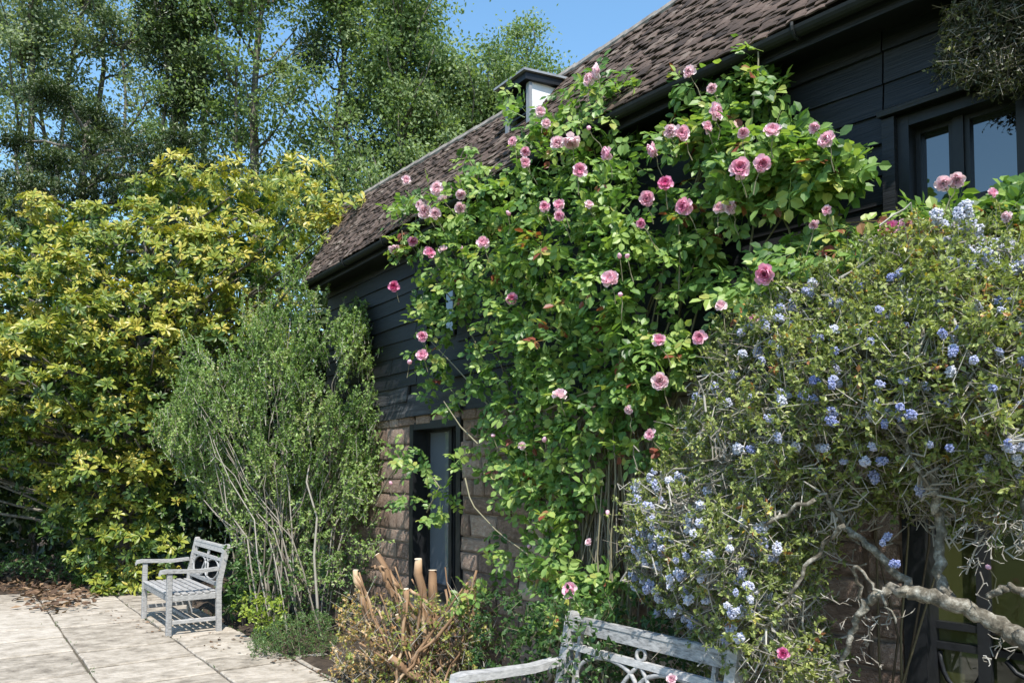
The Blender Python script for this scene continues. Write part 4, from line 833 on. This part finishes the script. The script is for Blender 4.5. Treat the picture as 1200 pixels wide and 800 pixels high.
top = (q[:, 1] < 420) & (rng.random(n) < .6); twiggy(gl, gt, P[top] + rng.normal(size=(top.sum(), 3)) * .03, A[top], L[top], 14, .026, T_diamond, tw=.0012, rbias=greeny[top] + .15)
B = P - A * .03 + rng.normal(size=(n, 3)) * .03; gt.sticks(B, P + A * L[:, None] * .7, .0018, .001, .3 + .7 * rng.random(n))
m = n // 4; gt.sticks(P[:m] - unit(rng.normal(size=(m, 3))) * .04, P[:m] + rng.normal(size=(m, 3)) * .07, .0022, .001, .4 + .6 * rng.random(m))
gl.build('foliage', L_cean, cean, 'stuff'); gt.build('twigs', M_twig, cean, 'stuff')
# limbs
limbs = [([(1262, 800), (1225, 765), (1190, 742), (1150, 722), (1110, 706), (1070, 692), (1040, 690)], (.062, .034), .95), ([(1040, 690), (1015, 705), (1000, 735), (990, 770), (978, 820)], (.03, .012), .97), ([(1085, 702), (1050, 672), (1020, 640), (990, 615), (955, 560), (900, 545), (850, 540)], (.03, .008), .86), ([(1115, 708), (1102, 680), (1100, 630), (1098, 580), (1080, 500), (1040, 430), (1000, 380)], (.036, .012), .85),
         ([(1225, 765), (1210, 700), (1175, 685), (1160, 700)], (.03, .018), .9), ([(1210, 700), (1215, 620), (1190, 520), (1150, 420), (1120, 330)], (.034, .012), .85), ([(1098, 580), (1060, 520), (1000, 480), (930, 450)], (.02, .008), .9), ([(1190, 520), (1140, 460), (1085, 400), (1110, 380), (1150, 390)], (.018, .008), 1.0), ([(990, 615), (960, 640), (930, 690), (905, 720), (890, 760)], (.016, .007), 1.02), ([(955, 585), (900, 610), (860, 650), (830, 690)], (.014, .006), 1.05), ([(850, 560), (810, 575), (775, 600)], (.01, .005), .95), ([(1000, 480), (930, 520), (870, 530), (820, 540)], (.014, .006), .95), ([(1010, 705), (1000, 660), (1030, 690), (1050, 730)], (.012, .006), 1.0)]
LP = []
for pts, (r0, r1), off in limbs:
    K = at_wall([p[0] for p in pts], [p[1] for p in pts], off + rng.normal(size=len(pts)) * .02); k = np.linspace(0, len(pts) - 1, len(pts) * 5); P3 = np.stack([np.interp(k, np.arange(len(pts)), K[:, j]) for j in range(3)], 1); P3[1:-1] += rng.normal(size=(len(P3) - 2, 3)) * .006
    g = Geo(); g.tube(P3, np.linspace(r0, r1, len(P3)) * .58 * (1 + .045 * rng.normal(size=len(P3))), 9, .5, jit=.2); g.build('limb', M_lichen, cean, smooth=True); LP.append(P3)
g = Geo(); g.tube(np.array([cb, LP[0][0] + np.array([.02, 0, -.05]), LP[0][1]]), [.085, .07, .06], 9, .5, jit=.1); g.build('trunk', M_lichen, cean, smooth=True)
LPa = np.concatenate(LP); gt = Geo()
for i in range(900):
    e = P[int(rng.integers(0, n))]; dd = np.linalg.norm(LPa - e, axis=1); c = np.argsort(dd)[int(rng.integers(0, 6))]; s0 = LPa[c] if dd[c] < .3 else e + unit(LPa[c] - e + rng.normal(size=3) * .25) * .22
    gt.tube(curve(s0, e, n=7, wob=.02, up=rng.normal(size=3) * .04), np.linspace(.0042, .0014, 7), 4, .45 + .55 * rng.random())
gt.build('branchlets', M_twig, cean, 'stuff')
# bare lichened spurs by the door
gt = Geo()
for (x, y) in [(1010, 760), (1040, 735), (1000, 720), (1160, 640), (1175, 600), (1150, 660), (1120, 620), (985, 780), (1190, 620), (1165, 770)]:
    c = at_wall(x, y, .95)[0]
    for j in range(4):
        a = c + rng.normal(size=3) * .02; b = a + unit(rng.normal(size=3) + np.array([-.3, 0, .2])) * rng.uniform(.04, .13); Q = curve(a, b, n=5, wob=.01); gt.tube(Q, np.linspace(.0022, .001, 5), 4, .2 + .5 * rng.random())
        for z_ in range(3): e2 = Q[2 + z_ % 3]; gt.tube(curve(e2, e2 + unit(rng.normal(size=3)) * rng.uniform(.015, .045), n=3, wob=.004), [.0022, .0016, .001], 4, .5 + .5 * rng.random())
gt.build('spurs', M_twig, cean, 'stuff')
# flower heads
def panicle(tone, n):
    g = Geo(); O = np.array([[1, 0, 0], [-1, 0, 0], [0, 1, 0], [0, -1, 0], [0, 0, 1], [0, 0, -1.0]]); OF = [(0, 2, 4), (2, 1, 4), (1, 3, 4), (3, 0, 4), (2, 0, 5), (1, 2, 5), (3, 1, 5), (0, 3, 5)]
    u = unit(rng.normal(size=(n, 3))); Q = u * np.array([.42, .42, .62]) * (.55 + .45 * rng.random((n, 1))); g.scatter((O, OF), Q, frames(unit(rng.normal(size=(n, 3))), rng.normal(size=(n, 3))), .1 + .06 * rng.random(n), np.clip(tone + rng.normal(size=n) * .14, 0, 1)); return g.mesh('flower_head', P_cean)
pm = [panicle(tn, 85) for tn in (.05, .2, .35, .5, .65, .85)]
def heads(poly, n, lo, hi, t0, t1, e=.04):
    q = sample_poly(poly, n); o = cean_off(q) + e
    for i in range(n):
        p = at_wall(q[i, 0], q[i, 1], o[i] * (.86 + .16 * rng.random()))[0]; s = rng.uniform(lo, hi) / 900 * p[1]; nr = unit(np.array([0, 0, .6]) - NV * .5 + rng.normal(size=3) * .5); x_ = unit(np.cross(nr, rng.normal(size=3)))
        link('flower_head', pm[int(np.clip(rng.uniform(t0, t1), 0, 5.99))], cean, M=mat4(np.stack([x_, np.cross(nr, x_), nr]), p, s))
heads([(735, 555), (800, 545), (900, 580), (920, 660), (870, 760), (790, 740), (740, 690)], 98, 8, 15, 0, 3.0)
heads([(880, 360), (1100, 290), (1200, 320), (1200, 560), (1000, 590), (820, 520), (810, 460)], 132, 9, 14, .4, 5.2)
heads([(1095, 250), (1130, 240), (1150, 275), (1200, 280), (1200, 320), (1150, 315), (1100, 290)], 42, 11, 17, 0, 1.4)
heads([(1020, 640), (1050, 620), (1070, 660), (1030, 670)], 4, 8, 11, 2, 5); heads([(900, 320), (980, 320), (1000, 350), (880, 400), (840, 440)], 22, 8, 13, .8, 4)
# stray blooms in it
fl = [(918, 765, 17, .9, 1.25), (1158, 664, 10, .9, .8), (805, 263 + 540, 14, .15, 1.25)]
flowers(fl[:2], rose2, .05)

# ================================================================== CREEPER AT THE EAVE
cw = wall(-2.0, .12, 2.0)[0]
cr = thing('wall_creeper', (cw[0], cw[1], 0), 'twiggy half-dead dark creeper hanging under the eave above the casement window', 'creeper')
kpoly = [(1098, 78), (1115, 45), (1108, 12), (1140, -5), (1150, -40), (1290, -40), (1290, 95), (1200, 98), (1165, 106), (1125, 92)]
NC = 2300; q = sample_poly(kpoly, NC); off = .05 + .2 * rng.random(NC); P = at_wall(q[:, 0], q[:, 1], off); A = unit(rng.normal(size=P.shape) + np.array([-.3, 0, -.5])); gl = Geo(); gt = Geo(); L = .03 + .06 * rng.random(NC)
twiggy(gl, gt, P, A, L, 8, .024, T_diamond, tw=.0012, rbias=np.where((rng.random(NC) < .03) | ((q[:, 0] < 1135) & (rng.random(NC) < .3)), .95, .4)); gt.sticks(P - A * .03, P + rng.normal(size=P.shape) * .03, .0016, .001, rng.random(NC) * .7)
gl.build('foliage', L_creep, cr, 'stuff'); gt.build('twigs', M_twig, cr, 'stuff')
for i in range(8):
    e_ = P[q[:, 0] > 1215][int(rng.integers(0, 200))]; zz = rng.uniform(3.3, 3.65); Q = np.concatenate([wall(np.full(5, -2.0 + .04 * i), .06 + .02 * rng.random(5), np.linspace(0, zz - .15, 5)), wall(np.linspace(-1.8, -.2, 6), .06 + .04 * rng.random(6), zz + .03 * rng.normal(size=6)), e_[None]]); g = Geo(); g.tube(Q, np.linspace(.016, .004, 12), 5, .4); g.build('stem', M_twig, cr, smooth=True)

# ================================================================== CUT-BACK SHRUB
ub = at_z(478, 792)[0]
st = thing('cut_back_shrub', tuple(ub), 'hard-pruned shrub of sawn orange-brown stumps with yellowing leaves before the slit window', 'shrub')
for (x0, y0, x1, y1, w0, w1, dz) in [(440, 760, 417, 668, 9, 8, 0), (505, 770, 442, 650, 13, 9, .05), (508, 770, 490, 655, 13, 12, .1), (512, 775, 507, 668, 13, 13, .15), (470, 790, 476, 690, 10, 8, -.1), (520, 790, 458, 770, 11, 11, -.2), (500, 785, 465, 720, 8, 6, -.1), (540, 780, 545, 690, 5, 4, .1), (552, 780, 556, 680, 5, 4, .15), (530, 785, 522, 690, 5, 4, 0), (425, 752, 396, 730, 4, 4, -.05), (490, 720, 462, 682, 5, 5, -.05), (515, 720, 480, 690, 5, 4, -.05), (460, 700, 445, 664, 4, 4, 0), (452, 665, 435, 664, 3, 3, 0), (500, 790, 495, 705, 7, 6, -.15)] + [(490 + rng.uniform(-45, 60), 800, 490 + rng.uniform(-80, 90), rng.uniform(660, 760), rng.uniform(2.5, 4.5), rng.uniform(2, 4.2), rng.uniform(-.25, .25)) for _ in range(48)]:
    Y = 6.05 + dz; a = at_depth(x0, y0, Y)[0]; b = at_depth(x1, y1, Y + rng.normal() * .08)[0]
    if y0 > 760: a[2] = -.02
    P = curve(a, b, n=9, wob=.009); rr = np.linspace(w0 * .95, w1 * .72, 9) / 900 * Y / 2 * (1 + .06 * rng.normal(size=9)); g = Geo(); g.tube(P, rr, 9, np.repeat(np.clip(.35 + .3 * rng.normal(size=9), 0, 1), 9), jit=.22); s_ = g.build('stump', M_cut, st, smooth=True)
    if w1 > 5: tdir = unit(P[-1] - P[-2]); g = Geo(); g.tube([P[-1] + tdir * .0005, P[-1] + tdir * .006], [rr[-1] * 1.06, rr[-1] * 1.0], 8, .5); g.build('cut_end', M_cutend, s_)
q = sample_poly([(392, 720), (412, 700), (450, 700), (480, 690), (515, 710), (560, 690), (585, 730), (560, 830), (400, 830), (395, 780)], 760); P = at_depth(q[:, 0], q[:, 1], 5.75 + .75 * rng.random(760)); P[:, 2] = np.maximum(P[:, 2], .03); A = unit(rng.normal(size=P.shape) * .6 + np.array([0, -.2, .6])); gl = Geo(); gt = Geo()
twiggy(gl, gt, P, A, .06 + .08 * rng.random(760), 12, .036, T_diamond, tw=.0016, rbias=np.clip(.2 + .6 * (q[:, 0] < 455) * rng.random(760) + .35 * rng.random(760), 0, 1)); gt.sticks(P, P + unit(rng.normal(size=P.shape) + np.array([0, 0, .9])) * .17, .002, .001, rng.random(760))
gl.build('foliage', L_stump, st, 'stuff'); gt.build('twigs', M_twig, st, 'stuff')

# ================================================================== LOW PLANTS
def mound(name, label, poly, Y0, Y1, n, size, mat, tmpl, nl=8, L=.1, up=.9, rb=(.2, .8), cat='plant'):
    q = sample_poly(poly, n); g0 = at_depth(np.mean([p[0] for p in poly]), 700, (Y0 + Y1) / 2)[0]; g0[2] = 0
    o = thing(name, tuple(g0), label, cat); P = at_depth(q[:, 0], q[:, 1], Y0 + (Y1 - Y0) * rng.random(n)); P[:, 2] = np.maximum(P[:, 2], .02); A = unit(rng.normal(size=P.shape) * .55 + np.array([0, -.15, up])); gl = Geo(); gt = Geo()
    twiggy(gl, gt, P - A * L * .5, A, L, nl, size, tmpl, tw=.0015, rbias=rng.uniform(rb[0], rb[1], n)); gl.build('foliage', mat, o, 'stuff'); gt.build('stems', M_cane, o, 'stuff'); return o
mound('ground_cover_plant', 'low mound of feathery green foliage spilling onto the flagstones', [(288, 768), (300, 740), (330, 722), (385, 720), (398, 745), (390, 768), (345, 775), (318, 775)], 6.75, 7.5, 420, .036, L_herb, T_narrow, nl=12)
mound('lime_leaved_plant', 'small lime-yellow leaved plant under the upright shrub', [(272, 705), (300, 694), (330, 705), (338, 730), (300, 742), (284, 732)], 7.4, 7.7, 60, .06, L_lime, T_ovate, nl=7)
mound('strap_leaved_plant', 'clump of narrow green upright leaves behind the small bench', [(262, 660), (300, 650), (330, 680), (320, 720), (265, 715)], 8.1, 8.6, 90, .17, L_herb, T_narrow, nl=7, L=.12, rb=(.1, .5))
mound('leafy_seedling', 'young magnolia sucker with pale leaves at the paving edge', [(103, 690), (125, 680), (145, 690), (140, 706), (108, 706)], 10.3, 10.6, 20, .13, L_mag, T_mag, nl=7, rb=(.55, .75))
mound('shade_plant', 'dark green leafy clump in shade between rose and near bench', [(560, 700), (600, 690), (640, 720), (650, 800), (560, 810), (550, 760)], 4.6, 5.3, 130, .05, L_herb, T_diamond, nl=9, rb=(.0, .35))
mound('shade_plant', 'dark leafy undergrowth at the foot of the big rose', [(640, 700), (800, 700), (830, 800), (650, 830)], 3.75, 4.5, 300, .045, L_herb, T_diamond, nl=8, rb=(.0, .35))
mound('shade_plant', 'straggling green undergrowth at the feet of the tall upright shrub', [(262, 640), (330, 640), (440, 660), (430, 735), (330, 725), (280, 700)], 7.5, 8.3, 260, .05, L_herb, T_diamond, nl=8, rb=(.1, .7))
mound('shade_plant', 'dark weeds in shade under the magnolia beside fallen leaves', [(-40, 650), (60, 650), (95, 640), (110, 690), (70, 680), (0, 672), (-40, 672)], 10.9, 12.2, 220, .07, L_herb, T_diamond, nl=8, rb=(.0, .3))

# ================================================================== BENCHES
def bench(label, origin, xdir, L, back_h=.9, dep=.56):
    """x along the seat (towards the camera), y towards the back, z up; origin = rear leg at the far end"""
    x = unit(xdir); y = np.array([-x[1], x[0], 0.0]); y = y if y @ NV > 0 else -y; M = np.eye(4); M[:3, 0] = x; M[:3, 1] = y; M[:3, 2] = (0, 0, 1); M[:3, 3] = origin
    b = thing('garden_bench', tuple(origin), label, 'bench', 'weathered garden benches')
    def piece(name, fn, parent=b, smooth=False):
        g = Geo(); fn(g); g.V = [v @ M[:3, :3].T + M[:3, 3] for v in g.V]
        if np.linalg.det(M[:3, :3]) < 0: g.F = [f[:, ::-1] for f in g.F]
        return g.build(name, M_teak, parent, smooth=smooth)
    rr = lambda: float(rng.random())
    s = .026; sh_ = .43; fy = -dep + .03; lean = .075
    for xx in (s, L - s):
        def rear(g):
            w = s; V = []
            for (z, yo) in ((0, 0), (sh_ - .03, -.01), (sh_ + .1, .0), (back_h - .015, lean), (back_h, lean)):
                ww = w if z < back_h else w * .7
                for (a, c) in ((-1, -1), (1, -1), (1, 1), (-1, 1)): V.append((xx + a * ww, yo + c * ww, z))
            F = [(i * 4 + j, i * 4 + (j + 1) % 4, (i + 1) * 4 + (j + 1) % 4, (i + 1) * 4 + j) for i in range(4) for j in range(4)] + [(3, 2, 1, 0), (16, 17, 18, 19)]; g.add(V, F, rr())
        piece('rear_leg', rear)
        piece('front_leg', lambda g: g.box((xx - s, fy - s, 0), (xx + s, fy + s, .63), rr(), bev=.005))
        def arm(g):
            pr = [(fy - .10, .628, .03), (fy - .085, .665, .035), (fy - .03, .672, .04), (fy + .1, .664, .038), (-.2, .655, .034), (-.02, .668, .032)]; V = []
            for i, (yy, z, hw) in enumerate(pr):
                th = .036 if i > 0 else .02
                for (a, zz) in ((-1, z - th), (1, z - th), (1, z), (-1, z)): V.append((xx + a * (hw if i else hw * .8), yy, zz))
            n_ = len(pr); F = [(i * 4 + j, i * 4 + (j + 1) % 4, (i + 1) * 4 + (j + 1) % 4, (i + 1) * 4 + j)[::-1] for i in range(n_ - 1) for j in range(4)] + [(0, 1, 2, 3), tuple((n_ - 1) * 4 + j for j in range(4))[::-1]]; g.add(V, F, rr())
        piece('armrest', arm)
        piece('side_rail', lambda g: g.box((xx - .018, fy + s + .001, sh_ - .085), (xx + .018, -s - .012, sh_ - .022), rr(), bev=.004))
        piece('side_stretcher', lambda g: g.box((xx - .015, fy + s + .001, .115), (xx + .015, -s - .006, .155), rr(), bev=.004))
    piece('front_rail', lambda g: g.box((2 * s + .001, fy - .016, sh_ - .085), (L - 2 * s - .001, fy + .016, sh_ - .022), rr(), bev=.004))
    piece('rear_rail', lambda g: g.box((2 * s + .001, -.028, sh_ - .085), (L - 2 * s - .001, .006, sh_ - .022), rr(), bev=.004))
    piece('long_stretcher', lambda g: g.box((s * 2, -dep / 2 - .02, .12), (L - s * 2, -dep / 2 + .02, .15), rr(), bev=.004))
    ns = 7; sw = (dep - .06) / ns
    for i in range(ns):
        ya = fy - .02 + i * (dep - .02) / ns; piece('seat_slat', lambda g: g.box((.004 if 0 < i < ns - 1 else 2 * s + .002, ya, sh_ - .021 - .006 * math.sin(i / (ns - 1) * math.pi)), (L - .004 if 0 < i < ns - 1 else L - 2 * s - .002, ya + sw * .8, sh_ - .001 - .006 * math.sin(i / (ns - 1) * math.pi)), rr(), bev=.004))
    def yb(z): return float(np.interp(z, [sh_ + .1, back_h], [0, lean]))
    def backbox(g, x0, x1, z0, z1, th):
        V = [(a, yb(z) + c, z) for z in (z0, z1) for (a, c) in ((x0, -th), (x1, -th), (x1, th), (x0, th))]; g.add(V, [(3, 2, 1, 0), (4, 5, 6, 7), (0, 1, 5, 4), (1, 2, 6, 5), (2, 3, 7, 6), (3, 0, 4, 7)], rr())
    i0, i1 = 2 * s + .001, L - 2 * s - .001; zt_, z2, z3 = back_h - .02, back_h - .155, .50
    piece('top_rail', lambda g: (backbox(g, i0, i1, zt_ - .075, zt_, .017), backbox(g, i0, i1, zt_ - .02, zt_ - .004, .0215)))
    piece('middle_rail', lambda g: backbox(g, i0, i1, z2 - .03, z2, .013)); piece('lower_rail', lambda g: backbox(g, i0, i1, z3 - .04, z3, .015))
    for xa in (i0 + .055, i1 - .075): piece('back_stile', lambda g: backbox(g, xa, xa + .02, z3 + .001, z2 - .031, .011)); piece('back_stile', lambda g: backbox(g, xa, xa + .02, z2 + .001, zt_ - .076, .011))
    def ring(cx, cz, rx, rz, r, a0=0, a1=2 * math.pi, flat=1.0):
        th = np.linspace(a0, a1, 33 if a1 - a0 > 6 else 15); P = np.array([(cx + rx * math.cos(a), yb(cz + rz * math.sin(a)), cz + rz * math.sin(a)) for a in th]); return P
    xa, xb = i0 + .075, i1 - .075; mid = (xa + xb) / 2; hz = (z2 - .03 - z3) / 2; cz = z3 + hz; rx = (xb - xa) / 4
    for cx in (xa + rx, xb - rx): piece('back_ring', lambda g: g.tube(ring(cx, cz, rx * .99, hz * .98, .011), .0115, 6, rr(), cap=False), smooth=True)
    piece('centre_ring', lambda g: g.tube(ring(mid, z2 + .026, .028, .026, .01), .0095, 6, rr(), cap=False), smooth=True)
    for cx in (xa - .045, xb + .045): piece('small_ring', lambda g: g.tube(ring(cx, cz + .02, .024, .026, .01), .008, 6, rr(), cap=False), smooth=True)
    for sg in (-1, 1):
        P = np.array([(mid + sg * k * .13, yb(z2 - .02 - (k) * hz * 1.9), z2 - .015 - k * hz * 1.85) for k in np.linspace(0, 1, 6)]); P[:, 0] += sg * .02 * np.sin(np.linspace(0, math.pi, 6)); piece('diagonal_brace', lambda g: g.tube(P, .0105, 6, rr()), smooth=True)
    return b
bn0 = at_depth(654, 560, 4.06)[0]; bn0[2] = 0.006
bench('weathered silver-grey wooden bench under the ceanothus with ringed open back', bn0, -D, 1.10, .895, .60)
bf = at_z(257, 740)[0]; bf[2] = .006
bench('weathered grey wooden bench on flagstones before the magnolia', bf + D * 1.28, -D, 1.28, .9, .52)
flowers([(787, 795, 15, .15, 1.02)], rose, 0.0)
